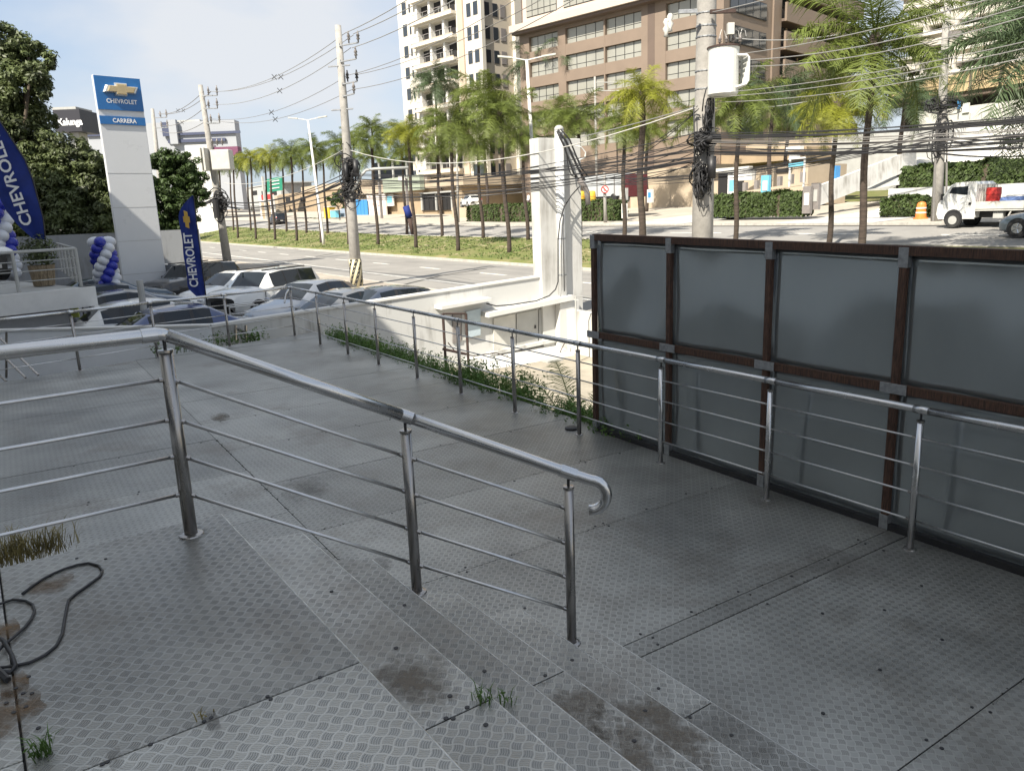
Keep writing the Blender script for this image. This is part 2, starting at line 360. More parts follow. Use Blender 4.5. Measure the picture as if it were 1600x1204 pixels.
# tufts that break the mown surface of the median
rt2 = random.Random(19); mb = MB()
for i in range(9000):
    u = rt2.uniform(24, 130)**1.0; v = rt2.uniform(22.3, 30); q = W(u, v); zz = Hg(q.x, q.y)+.10
    if math.sin(u*.7)+math.sin(v*1.9+u*.23) < -.4 and rt2.random() < .8: continue
    for k in range(3):
        a = rt2.uniform(0, 6.28); h_ = rt2.uniform(.04, .13); e = Vector((math.cos(a), math.sin(a), 0)); b0 = Vector((q.x, q.y, zz))+e*.04; mb.add([b0-e.orthogonal()*.0-Vector((-e.y, e.x, 0))*.03, b0+Vector((-e.y, e.x, 0))*.03, b0+e*.06+Z*h_], [(0, 1, 2)])
tag(mb.build('grass_tufts', M['blade']), 'tufts of rough grass over the median strip', 'grass', kind='stuff')
# litter and pale leaves on the median
mb = MB()
for i in range(160):
    q = W(rt2.uniform(28, 90), rt2.uniform(22.4, 29.9)); zz = Hg(q.x, q.y)+.13; a = rt2.uniform(0, 6.28); l = rt2.uniform(.08, .3); e = Vector((math.cos(a), math.sin(a), 0)); w_ = Vector((-e.y, e.x, 0))*.05; b0 = Vector((q.x, q.y, zz)); mb.add([b0-e*l, b0-w_, b0+e*l+Z*.05, b0+w_], [(0, 1, 2, 3)])
tag(mb.build('fallen_fronds', mat('dead_frond', (.42, .36, .24), .9, var=.2)), 'pale fallen palm litter on the median grass', 'litter', kind='stuff')
# garden floor beside the deck (stays low, in front of the white wall)
mb = MB(); mb.buv(-12, 16.99, 4.9, 12.55, -2.5, -2.42); tag(mb.build('garden_floor', mat('dusty_concrete', (.33, .295, .235), .95, var=.2, scale=1.2, bump=.3)), kind='structure')
mb = MB(); mb.buv(-20, 16.9, 12.55, 12.8, -2.6, -1.25); tag(mb.build('retaining_wall', M['cleanwhite']), kind='structure')

# ================================================================== DECK
DZ = -.96
deck = thing('deck', None, None, (0, 0, 0)); tag(deck, kind='structure'); deck.name = 'deck'
def uend(v): return 16.12-.237*(4.95-v)
mb = MB(); mb.prism([W(-6, 5.37), W(uend(5.37), 5.37), W(uend(-9), -9), W(-6, -9)], -1.16, DZ-.006)
mb.build('deck_frame', M['dark'], deck)
seams = [-6, -3.9, -2.54, -1.18, .18, 1.55, 2.86, 3.0, 4.38, 5.7, 7.07, 8.45, 9.82, 11.2, 12.6, 14.0, 15.4, 17]
bolts = MB()
def plate(u0, u1, v0, v1):
    gp = .0035; q = []
    a0, a1 = min(u1-gp, uend(v0)), min(u1-gp, uend(v1))
    if a0 < u0+.05 and a1 < u0+.05: return
    poly = [W(u0+gp, v0+gp), W(max(a0, u0+gp+.001), v0+gp), W(max(a1, u0+gp+.001), v1-gp), W(u0+gp, v1-gp)]
    mb = MB(); dz = rnd.uniform(-.001, .0018); mb.prism(poly, DZ-.005, DZ+dz)
    mb.build('plate', M['plateU'], deck)
    if u0 < 9 and v0 > -2:
        k = v0+.25
        while k < v1:
            for uu in (u0+.035, u1-.035):
                if rnd.random() < .55 and uu < uend(k)-.1:
                    p = W(uu, k+rnd.uniform(-.02, .02), DZ+dz); bolts.cyl(p, p+Z*.0035, rnd.uniform(.007, .011), 7)
            k += .42
for i, (a, b) in enumerate(zip(seams, seams[1:])):
    plate(a, b, 1.7, 5.36)
    if rnd.random() < 2: plate(a+.55, b+.55, -1.65, 1.7)
    plate(a+.1, b+.1, -5, -1.65); plate(a+.4, b+.4, -9, -5)
for p in ((1285, 958), (1375, 1046), (1382, 953), (1472, 999), (1286, 1114), (1440, 915), (930, 822), (1010, 795), (1072, 771)):
    q = onz(p[0], p[1], DZ); bolts.cyl(q, q+Z*.004, .010, 8)
tag(bolts.build('bolt_heads', M['black'], deck), kind='stuff')
# dirt gathered in the joints: short irregular crumbs
mb = MB()
for i in range(260):
    u = rnd.choice([2.86, 3.0, 1.55, 4.38, 5.7, 7.07]); v = rnd.uniform(1.0, 5.0)
    p = W(u+rnd.uniform(-.012, .012), v, DZ+.001); r = rnd.uniform(.002, .006)
    mb.ball(p, r, 1.5, 1, .5, 5, 3)
for i in range(90):
    v = 1.7+rnd.uniform(-.012, .012); p = W(rnd.uniform(4, 9), v, DZ+.001); mb.ball(p, rnd.uniform(.003, .007), 1.5, 1, .5, 5, 3)
tag(mb.build('joint_dirt', mat('dirt', (.03, .027, .022), 1.), deck), kind='stuff')

# ================================================================== LANDING + STAIRS
stairs = thing('staircase', None, None, (0, 0, 0)); tag(stairs, kind='structure')
M['nosing'] = mat('worn_edge', (.62, .62, .60), .42, .9, var=.25, scale=12)
NN = [.90, 1.267, 1.556, 1.867, 2.196, 2.55]; EE = [-3.98, -3.84, -3.6, -3.25, -3.15, -2.9]; SEND = 2.2
def sp(name, poly, z0, z1, m=None, bev=.004): return (lambda mb: mb.build(name, m or M['plateS'], stairs, bevel=bev))(MB().prism(poly, z0, z1))
gp = .003
for (s0, s1) in ((-3.98, -2.26), (-2.26, -.78), (-.78, .7), (.7, 2.2)):
    sp('landing_plate', [S(s0+gp, -.08+gp), S(s1-gp, -.08+gp), S(s1-gp, NN[0]), S(s0+gp, NN[0])], -.012, 0)
for (s0, s1) in ((-4.0, -2.42), (-2.42, -1.2), (-1.2, 0), (0, 2.2)):
    sp('landing_plate', [S(s0+gp, -1.6), S(s1-gp, -1.6), S(s1-gp, -.08-gp), S(s0+gp, -.08-gp)], -.012, -.002)
    o = bpy.data.objects['landing_plate']
mb = MB().prism([S(-3.975, -1.6), S(SEND, -1.6), S(SEND, NN[0]-.004), S(-3.975, NN[0]-.004)], -1.1, -.014); mb.build('landing_body', M['dark'], stairs)
sp('riser_plate', [S(-3.99, -1.6), S(-3.976, -1.6), S(-3.976, NN[0]), S(-3.99, NN[0])], -.96, -.002, bev=0)
sp('riser_plate', [S(-3.98, NN[0]-.003), S(SEND, NN[0]-.003), S(SEND, NN[0]+.001), S(-3.98, NN[0]+.001)], -.18, -.004, bev=0)
MB().tube([S(-3.98, NN[0]-.001, -.004), S(SEND, NN[0]-.001, -.004)], .005, 8).build('nosing', M['nosing'], stairs, smooth=True)
splits = {1: -2.0, 2: -.9, 3: -2.35, 4: -1.35, 5: -2.1}
for k in range(1, 6):
    n0, n1, e0, e1, z = NN[k-1], NN[k], EE[k-1], EE[k], -.16*k
    if k == 1: e0 = -3.93
    c = splits[k]
    sp('tread_plate', [S(e0, n0+.002), S(c-gp, n0+.002), S(c-gp, n1), S(e1, n1)], z-.006, z)
    sp('tread_plate', [S(c+gp, n0+.002), S(SEND, n0+.002), S(SEND, n1), S(c+gp, n1)], z-.006, z)
    MB().prism([S(e0+.01, n0-.02), S(SEND, n0-.02), S(SEND, n1-.006), S(e1+.01, n1-.006)], -1.0, z-.008).build('step_body', M['dark'], stairs)
    sp('riser_plate', [S(e1, n1-.005), S(SEND, n1-.005), S(SEND, n1-.001), S(e1, n1-.001)], -.95 if k == 5 else z-.17, z-.007, bev=0)
    MB().tube([S(e1, n1-.002, z-.004), S(SEND, n1-.002, z-.004)], .005, 8).build('nosing', M['nosing'], stairs, smooth=True)
    sp('stringer', [S(e0-.002, n0), S(e1-.002, n1), S(e1+.008, n1), S(e0+.008, n0)], -.958, z-.007, bev=0)
mb = MB()
def dot(x, y, z, r=.009): p = onz(x, y, z); mb.cyl(p, p+Z*.003, r, 8)
for x, y in ((518, 924), (619, 1012), (703, 1087), (708, 1122), (697, 1122), (730, 1105), (759, 1132)): dot(x, y, -.16)
for x, y in ((632, 945), (757, 1048)): dot(x, y, -.32)
for x, y in ((852, 1055), (894, 1031), (991, 1157)): dot(x, y, -.48)
for x, y in ((1008, 1110), (820, 950)): dot(x, y, -.64)
for x, y in ((1029, 1075), (1143, 1148), (1078, 1120)): dot(x, y, -.8)
for x, y in ((319, 1127), (330, 1121), (235, 1163), (168, 1190), (160, 1194), (418, 1088), (500, 1058), (423, 1092), (45, 1057), (41, 1104), (60, 1137), (36, 1083), (50, 1083), (22, 1113), (10, 1098), (25, 1075), (78, 900), (120, 872), (165, 873)): dot(x, y, 0, .007)
tag(mb.build('screw_heads', M['black'], stairs), kind='stuff')
# mud dried on the treads: thin irregular films with their own outline
def film(name, x0, y0, x1, y1, z, seed, m, n=26, sx=1., sy=1.):
    r = random.Random(seed); c = onz((x0+x1)/2, (y0+y1)/2, z); a = (onz(x1, (y0+y1)/2, z)-c).length*sx; b = (onz((x0+x1)/2, y0, z)-c).length*sy
    poly = []
    for i in range(n):
        t = 2*math.pi*i/n; q = r.uniform(.78, 1.08); poly.append(c+SA*(-math.cos(t)*b*q)+NA*(math.sin(t)*a*q))
    mb = MB(); mb.add([p+Z*.0012 for p in poly], [tuple(range(n))]); return mb
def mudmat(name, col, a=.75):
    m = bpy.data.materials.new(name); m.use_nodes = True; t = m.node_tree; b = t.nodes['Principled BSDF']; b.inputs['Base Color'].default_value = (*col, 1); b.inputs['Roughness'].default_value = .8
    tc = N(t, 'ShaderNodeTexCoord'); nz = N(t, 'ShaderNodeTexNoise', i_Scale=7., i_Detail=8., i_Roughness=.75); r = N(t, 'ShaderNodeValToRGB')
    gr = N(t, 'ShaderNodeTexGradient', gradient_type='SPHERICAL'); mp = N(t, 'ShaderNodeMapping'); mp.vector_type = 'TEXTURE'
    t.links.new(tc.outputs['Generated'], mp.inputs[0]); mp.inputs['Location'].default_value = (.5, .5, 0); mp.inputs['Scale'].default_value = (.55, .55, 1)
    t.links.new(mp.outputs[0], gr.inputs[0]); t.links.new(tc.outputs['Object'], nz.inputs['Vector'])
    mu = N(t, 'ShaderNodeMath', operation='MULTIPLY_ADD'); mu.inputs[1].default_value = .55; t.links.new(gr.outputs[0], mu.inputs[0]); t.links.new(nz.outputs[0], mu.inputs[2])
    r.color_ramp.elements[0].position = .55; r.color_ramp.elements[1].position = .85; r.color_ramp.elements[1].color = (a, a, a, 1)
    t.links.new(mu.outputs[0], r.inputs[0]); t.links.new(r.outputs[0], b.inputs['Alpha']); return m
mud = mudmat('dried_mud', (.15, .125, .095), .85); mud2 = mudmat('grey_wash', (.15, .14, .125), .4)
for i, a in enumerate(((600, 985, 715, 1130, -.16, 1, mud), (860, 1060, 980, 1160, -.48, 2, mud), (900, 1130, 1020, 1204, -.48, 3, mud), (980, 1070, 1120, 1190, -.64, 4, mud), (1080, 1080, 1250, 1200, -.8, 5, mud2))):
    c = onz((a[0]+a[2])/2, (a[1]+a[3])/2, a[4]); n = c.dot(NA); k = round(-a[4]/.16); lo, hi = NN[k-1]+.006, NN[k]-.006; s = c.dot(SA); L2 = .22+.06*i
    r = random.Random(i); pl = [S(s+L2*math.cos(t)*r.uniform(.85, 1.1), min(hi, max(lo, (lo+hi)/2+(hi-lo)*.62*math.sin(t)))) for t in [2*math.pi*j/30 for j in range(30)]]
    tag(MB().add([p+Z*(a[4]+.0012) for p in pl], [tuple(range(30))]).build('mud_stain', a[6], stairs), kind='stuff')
rusty = mudmat('rust_grime', (.16, .10, .05), .8)
for i, (x, y, a, b) in enumerate(((8, 985, .20, .05), (22, 1075, .16, .045), (80, 912, .16, .10), (0, 1120, .25, .12), (330, 1124, .10, .02), (180, 1182, .12, .02), (300, 836, .12, .10))):
    c = onz(x, y, 0); r = random.Random(i+80); pl = [c+SA*a*math.cos(t)*r.uniform(.8, 1.1)+NA*b*math.sin(t)*r.uniform(.8, 1.1) for t in [2*math.pi*j/30 for j in range(30)]]
    tag(MB().add([p+Z*.0013 for p in pl], [tuple(range(30))]).build('rust_stain', rusty if i < 4 else mud2, stairs), kind='stuff')
for i, (x, y, a, b, m) in enumerate(((345, 652, .35, .12, mud), (480, 765, .45, .25, mud2), (1300, 880, .5, .25, mud2), (590, 882, .2, .12, mud2))):
    c = onz(x, y, DZ); r = random.Random(i+40); pl = [c+U*a*math.cos(t)*r.uniform(.8, 1.1)+V*b*math.sin(t)*r.uniform(.8, 1.1) for t in [2*math.pi*j/30 for j in range(30)]]
    tag(MB().add([p+Z*.0035 for p in pl], [tuple(range(30))]).build('mud_stain', m, deck), kind='stuff')

# ================================================================== STAIR HANDRAIL
rail = thing('handrail', 'polished steel handrail with four rods running down the steps to a hooked end', 'railing', (-1.6, 3.52, 0))
P1, P2, P3 = Vector((-1.6, 3.52, .994)), Vector((-.55, 3.76, .495)), Vector((.27, 3.73, .17))
PL = P1-NA*3.2; PL.z = .994
def collar(p, d, r=.0345, l=.035): return MB().cyl(p-d*l, p+d*l, r, 20).build('sleeve', M['steel'], rail, smooth=False, bevel=.002)
MB().tube([PL, P1-NA*.015, P1+(P2-P1).normalized()*.02], .031, 22).build('top_rail', M['steel'], rail, smooth=True)
d1 = (P2-P1).normalized(); d2 = (P3-P2).normalized()
MB().tube([P1+d1*.02, P2], .031, 22).build('top_rail', M['steel'], rail, smooth=True)
hk = [P2, P3, Vector((.385, 3.725, .127))]
cx, cz, rr = .383, .045, .082
hx = Vector((.9983, -.058, 0))
for k in range(13):
    t = R(78-k*19.5); hk.append(Vector((.383, 3.725, .045))+hx*(math.cos(t)*rr)+Z*(math.sin(t)*rr))
hk = hk[:13]
MB().tube(hk, .029, 22).build('top_rail', M['steel'], rail, smooth=True)
collar(P1-NA*.06, NA); collar(P2, d2, .0335, .045); collar(P3+d2*.0, d2, .0335, .045)
def post(par, p, zf, zt, r=.0255, neck=.06, m='steel'):
    b = Vector((p.x, p.y, zf)); t = Vector((p.x, p.y, zt-.085))
    po = MB().cyl(b, t, r, 20).build('post', M[m], par, smooth=True)
    MB().tube([b, b+Z*.006, b+Z*.012], [r*1.9, r*1.8, r*1.2], 20).build('foot_flange', M['darksteel'], par, smooth=False)
    MB().tube([t, t+Z*.012, t+Z*.014], [r*1.12, r*1.12, r*.5], 20).build('cap', M['darksteel'], par)
    MB().tube([t, t+Z*.04, Vector((p.x, p.y, zt-.02))], .0075, 10).build('neck', M['black'], par)
post(rail, P1, 0, P1.z, .031, m='darksteel'); post(rail, P2, -.48, P2.z, .028, m='darksteel'); post(rail, P3, -.80, P3.z, .026, m='darksteel')
for za, zb, zc in ((.782, .277, -.03), (.587, .081, -.226), (.406, -.123, -.42), (.215, -.317, -.607)):
    a = Vector((P1.x, P1.y, za)); b = Vector((P2.x, P2.y, zb)); c = Vector((P3.x, P3.y, zc)); l = a-NA*3.2; l2 = a-NA*1.6
    for p, q in ((l, l2), (l2, a), (a, b), (b, c)):
        MB().cyl(p, q, .0085, 10).build('rod', M['rod'], rail, smooth=True)
    for p, q in ((a, -NA), (a, d1), (b, -d1), (b, d2), (c, -d2)):
        MB().cyl(p+q*.02, p+q*.045, .012, 10).build('rod_fitting', M['darksteel'], rail)

# ================================================================== GUARD RAIL ROUND THE DECK
gr = thing('guard_railing', 'long stainless guard railing with four rods turning the far corner of the deck', 'railing', tuple(W(8, 5, DZ)))
pu = [1.47, 2.73, 3.96, 5.2, 6.45, 7.71, 9.03, 10.34, 11.74, 13.06, 14.46, 15.98]
pts = [W(u, 5.06-.0145*max(0, u-2), 0) for u in pu]
lp = [W(15.67, 3.45), W(15.42, 2.09), W(15.02, .78), W(14.72, -.5), W(14.4, -1.85)]
allp = [W(.2, 5.08), W(-1.1, 5.08)][::-1]+pts+lp
for i, p in enumerate(allp):
    p = Vector((p.x, p.y, 0)); post(gr, p, DZ, .06, .024, m='darksteel' if i > 5 else 'steel')
for a, b in zip(allp, allp[1:]):
    a = Vector((a.x, a.y, 0)); b = Vector((b.x, b.y, 0)); d = (b-a).normalized()
    MB().cyl(a+Z*.06, b+Z*.06, .026, 16).build('top_rail', M['steel'], gr, smooth=True)
    MB().cyl(a+Z*.06-d*.05, a+Z*.06+d*.05, .0285, 16).build('sleeve', M['steel'], gr, smooth=True)
    for k in (1, 2, 3, 4):
        z = DZ+.2*k+.02
        MB().cyl(a+Z*z, b+Z*z, .0075, 8).build('rod', M['rod'], gr, smooth=True)
        MB().cyl(a+Z*z+d*.022, a+Z*z+d*.045, .011, 8).build('rod_fitting', M['darksteel'], gr)
MB().tube([W(15.6, 4.6, -.2), W(15.85, 4.72, -.05), W(15.9, 4.8, .03)], .018, 8).build('corner_brace', M['steel'], gr)

p = onz(893, 670, DZ); single(MB().tube([p, p+Z*.02, p+Z*.03], [.075, .075, .05], 16), 'rubber_base', M['black'], 'small black round rubber base lying beside a railing post near the fence end', 'base')
# ================================================================== SHEET FENCE
fe = thing('site_fence', 'tall screen of grey sheet metal on a dark wooden frame behind the guard railing', 'fence', tuple(W(3.6, 5.25, DZ)))
fu = [6.46, 5.33, 4.18, 3.04, 1.95, .85, -.25]; vf = 5.24
def ztop(u): return 1.115+.0165*(u-2)
shm = mat('grey_sheet', (.35, .385, .395), .12, .62, var=.05, scale=1.2, stretch=(1, 1, .4))
for (a, b) in zip(fu, fu[1:]):
    for (z0, z1, nm) in ((DZ+.02, .125, 0), (.127, None, 1)):
        mb = MB(); nu, nz = 14, 12; ph = a*3.1
        for i in range(nu+1):
            for j in range(nz+1):
                u = a+(b-a)*i/nu; zt = (ztop(u)-.03) if z1 is None else z1; z = z0+(zt-z0)*j/nz
                w = .017*math.sin(3.14*i/nu)*math.sin(3.14*j/nz)*math.sin(ph+1.3*nm)+.010*math.sin(2.1*u*3+z*2.5+ph)*math.sin(3.14*i/nu)+.004*math.sin(z*6+u*2)
                mb.v.append(tuple(W(u, vf+.045+w, z)))
        mb.f = [(i*(nz+1)+j, i*(nz+1)+j+1, (i+1)*(nz+1)+j+1, (i+1)*(nz+1)+j) for i in range(nu) for j in range(nz)]
        o = mb.build('sheet_panel', shm, fe, smooth=True); so_ = o.modifiers.new('t', 'SOLIDIFY'); so_.thickness = .002
for i, u in enumerate(fu):
    j = rnd.uniform(-.008, .008)
    MB().buv(u-.027, u+.027, vf-.02, vf+.025, DZ+.11, ztop(u)-.13).build('wood_post', M['wood'], fe, bevel=.004)
    MB().buv(u-.036, u+.036, vf-.024, vf+.03, ztop(u)-.14, ztop(u)+.0).build('bracket', M['bracket'], fe, bevel=.003)
    MB().buv(u-.034, u+.034, vf-.024, vf+.03, DZ+.004, DZ+.115).build('bracket', M['bracket'], fe, bevel=.003)
    MB().buv(u-.10, u+.10, vf-.03, vf-.021, .09, .165).build('bracket', M['bracket'], fe, bevel=.002)
for (a, b) in zip(fu, fu[1:]):
    q = [(a-.035, ztop(a)), (b+.035, ztop(b))]
    mb = MB(); z0, z1 = ztop(a), ztop(b)
    mb.hexa([W(a, vf-.02, z0-.055), W(b+.002, vf-.02, z1-.055), W(b+.002, vf+.06, z1-.055), W(a, vf+.06, z0-.055)], [W(a, vf-.02, z0+.01), W(b+.002, vf-.02, z1+.01), W(b+.002, vf+.06, z1+.01), W(a, vf+.06, z0+.01)])
    mb.build('top_beam', M['wood'], fe)
    MB().buv(b+.036, a-.036, vf-.018, vf+.026, .095, .158).build('mid_beam', M['wood'], fe)
    MB().buv(b+.002, a, vf-.016, vf+.03, DZ+.0, DZ+.05).build('bottom_beam', M['black'], fe)

# ================================================================== WHITE WALL, COLUMN, METER CABINETS
def atu(x, y, u):
    d = ray(x, y); return EYE+d*(u/d.dot(U))
UW = 17.0
wt0 = atu(330, 507, UW); wt1 = atu(846, 430, UW)
vA = atu(330, 507, UW).dot(V); vB = atu(846, 430, UW).dot(V); zA, zB = wt0.z, wt1.z
def wtop(v): return zA+(zB-zA)*(v-wt0.dot(V))/(wt1.dot(V)-wt0.dot(V))
ww = thing('boundary_wall', 'stained white boundary wall with a lit capping beyond the deck corner', 'wall', tuple(W(UW, 8, -2.4)))
mb = MB(); mb.hexa([W(UW, vA, -2.6), W(UW, vB, -2.6), W(UW+.15, vB, -2.6), W(UW+.15, vA, -2.6)][::-1], [W(UW, vA, wtop(vA)-.05), W(UW, vB, wtop(vB)-.05), W(UW+.15, vB, wtop(vB)-.05), W(UW+.15, vA, wtop(vA)-.05)][::-1])
mb.build('wall_face', M['dirtywhite'], ww)
mb = MB(); e = .035; mb.hexa([W(UW-e, vA, wtop(vA)-.049), W(UW-e, vB, wtop(vB)-.049), W(UW+.15+e, vB, wtop(vB)-.049), W(UW+.15+e, vA, wtop(vA)-.049)][::-1], [W(UW-e, vA, wtop(vA)), W(UW-e, vB, wtop(vB)), W(UW+.15+e, vB, wtop(vB)), W(UW+.15+e, vA, wtop(vA))][::-1])
mb.build('capping', M['white'], ww)
# second run turning left towards the showroom
A = W(UW, vA); zt = wtop(vA); B = atY(-120, 507, 16.8); B.z = 0; dd = (Vector((B.x, B.y, 0))-A).normalized(); nn = Vector((-dd.y, dd.x, 0)); LL = (Vector((B.x, B.y, 0))-A).length
w2 = thing('low_wall', 'plain pale low wall behind the left end of the deck, dark cars showing above it', 'wall', tuple(A+dd*3-Z*2.4))
MB().box(Vector((A.x, A.y, 0)), dd, nn, Z, .01, LL, -.15, 0, -2.6, zt-.04).build('wall_face', mat('lowwall_paint', (.78, .80, .82), .8, var=.06, scale=1), w2)
MB().box(Vector((A.x, A.y, 0)), dd, nn, Z, .04, LL, -.18, .03, zt-.039, zt).build('capping', M['white'], w2)
# column
c0 = atu(843, 330, UW-.1); c1 = atu(908, 330, UW-.1); ctop = atu(870, 216, UW-.1).z; va, vb = c0.dot(V), c1.dot(V)
cl = thing('service_column', 'tall whitewashed service column with cables strapped down its side', 'column', tuple(W(UW, (va+vb)/2, -2.4)))
MB().buv(UW-.12, UW+.28, va, vb, -2.6, ctop).build('column_shaft', M['cleanwhite'], cl, bevel=.015)
vp = va+(vb-va)*.47
MB().cyl(W(UW-.16, vp, -1.1), W(UW-.16, vp, ctop+.22), .115, 20).build('conduit_mast', mat('mast_paint', (.66, .67, .67), .6, var=.05), cl, smooth=True)
MB().ball(W(UW-.16, vp, ctop+.22), .125, 1, 1, .8, 14, 8).build('mast_cap', M['stone'], cl, smooth=True)
def pxtube(pl, u, r, n=7): return MB().tube([atu(x, y, u) for x, y in pl], r, n)
for pl, r in (([(872, 203), (884, 220), (893, 240), (903, 262), (914, 282)], .03), ([(870, 205), (880, 225), (889, 250), (896, 270), (912, 290)], .025), ([(876, 202), (890, 218), (900, 243), (908, 262), (918, 275)], .022),
              ([(874, 210), (884, 232), (888, 262), (893, 274), (906, 280)], .014), ([(905, 292), (893, 305), (882, 322), (875, 345), (872, 375), (872, 410), (872, 440), (868, 452), (858, 462), (838, 470), (800, 476), (775, 478), (760, 474)], .017),
              ([(880, 335), (880, 380), (881, 420), (882, 455)], .012), ([(900, 228), (908, 230), (915, 238), (914, 246), (905, 250)], .018)):
    pxtube(pl, UW-.32, r).build('strapped_cable', M['cable'] if r != .018 else M['white'], cl, smooth=True)
pxtube([(905, 282), (913, 290), (918, 302), (919, 320)], UW-.4, .07, 12).build('flexible_duct', M['ceramic'], cl, smooth=True)
for y in (265, 310, 373, 430): 
    z = atu(873, y, UW-.2).z; MB().tube([W(UW-.16, vp, z-.015), W(UW-.16, vp, z+.015)], .122, 20).build('strap', M['bracket'], cl)
# canopies with meter doors
mc = thing('meter_cabinet', 'recessed grey meter cabinet doors under a sloping white slab on the boundary wall', 'cabinet', tuple(W(UW-.2, 10.6, -1.6)))
def quadpx(mb, pl, u0, u1):
    b = [atu(x, y, u0) for x, y in pl]; t = [p+U*(u1-u0) for p in b]; mb.hexa(b, t)
mb = MB(); quadpx(mb, [(764, 496), (764, 489), (896, 461), (896, 469)], UW-.42, UW-.005); mb.build('canopy_slab', M['white'], mc)
for a, b, m in ((771, 806, 'offwhite'), (807, 841, 'stone'), (842, 874, 'stone')):
    f = lambda x: 497-(x-771)*.19; h = lambda x: 551-(x-771)*.21
    mb = MB(); quadpx(mb, [(a+.6, h(a)), (a+.6, f(a)), (b-.6, f(b)), (b-.6, h(b))], UW-.05, UW-.003); mb.build('cabinet_door', M[m], mc)
    mb = MB(); quadpx(mb, [(b-5, (f(b)+h(b))/2+3), (b-5, (f(b)+h(b))/2-2), (b-3, (f(b)+h(b))/2-2), (b-3, (f(b)+h(b))/2+3)], UW-.08, UW-.052); mb.build('handle', M['black'], mc)
mb = MB(); quadpx(mb, [(766, 556), (766, 551), (878, 527), (878, 532)], UW-.2, UW-.005); mb.build('sill', M['dirtywhite'], mc)
mb = MB(); quadpx(mb, [(875, 600), (875, 474), (905, 468), (905, 590)], UW-.34, UW-.13); mb.build('side_pier', M['cleanwhite'], mc)
mb = MB(); quadpx(mb, [(690, 484), (690, 478), (768, 465), (768, 470)], UW-.38, UW-.005)
m2 = thing('wall_box', 'open pale blue-doored box under a thin white slab, left of the meter cabinet', 'cabinet', tuple(W(UW-.2, 8.6, -1.4)))
mb.build('canopy_slab', M['white'], m2)
mb = MB(); quadpx(mb, [(722, 532), (722, 488), (752, 481), (752, 526)], UW-.03, UW-.003); mb.build('box_back', M['offwhite'], m2)
mb = MB(); quadpx(mb, [(729, 528), (729, 487), (751, 482), (751, 523)], UW-.09, UW-.04); mb.build('door', mat('pale_blue_sheet', (.42, .50, .54), .5, var=.06), m2)
mb = MB(); quadpx(mb, [(708, 536), (708, 492), (721, 489), (721, 533)], UW-.05, UW-.003); mb.build('side_grille', M['ceramic'], m2)
single(pxtube([(700, 535), (712, 550), (740, 556), (775, 551), (800, 560), (830, 574), (850, 570), (872, 556), (885, 530)], UW-.6, .013), 'hanging_cable', M['rust'], 'slack rusty cable looping below the meter cabinet', 'cable')
mb = MB(); quadpx(mb, [(856, 588), (856, 564), (880, 560), (880, 588)], UW-1.2, UW-.9); single(mb, 'meter_pit', M['stone'], 'small grey concrete box at the foot of the white wall', 'box')
# low plinth, sloping forward
mb = MB(); mb.hexa([W(UW-.9, 9.2, -2.45), W(UW-.9, 12.4, -2.45), W(UW-.01, 12.4, -2.45), W(UW-.01, 9.2, -2.45)][::-1], [W(UW-.8, 9.2, -2.38), W(UW-.8, 12.4, -2.38), W(UW-.01, 12.4, -2.2), W(UW-.01, 9.2, -2.2)][::-1]); mb.build('plinth', M['cleanwhite'], mc)
# rusty trestle
tr = thing('rusty_trestle', 'rusty angle-iron frame standing in the garden before the wall box', 'frame', tuple(W(14.5, 6.3, -2.42)))
for x in (692, 728):
    p = atu(x, 490, 14.6); MB().cyl(Vector((p.x, p.y, -2.42)), p, .03, 6).build('leg', M['rust'], tr)
p, q = atu(692, 545, 14.6), atu(728, 553, 14.6); MB().cyl(p, q, .03, 6).build('crossbar', M['rust'], tr)
p, q = atu(692, 490, 14.6), atu(728, 490, 14.6); MB().cyl(p, q, .02, 6).build('crossbar', M['rust'], tr)
single(MB().tube([atu(903, 575, 15.4), atu(901, 520, 15.4), atu(899, 462, 15.4), atu(920, 464, 15.4)], .022, 8), 'leaning_pole', M['stone'], 'thin grey pipe standing by the foot of the white column', 'pole')
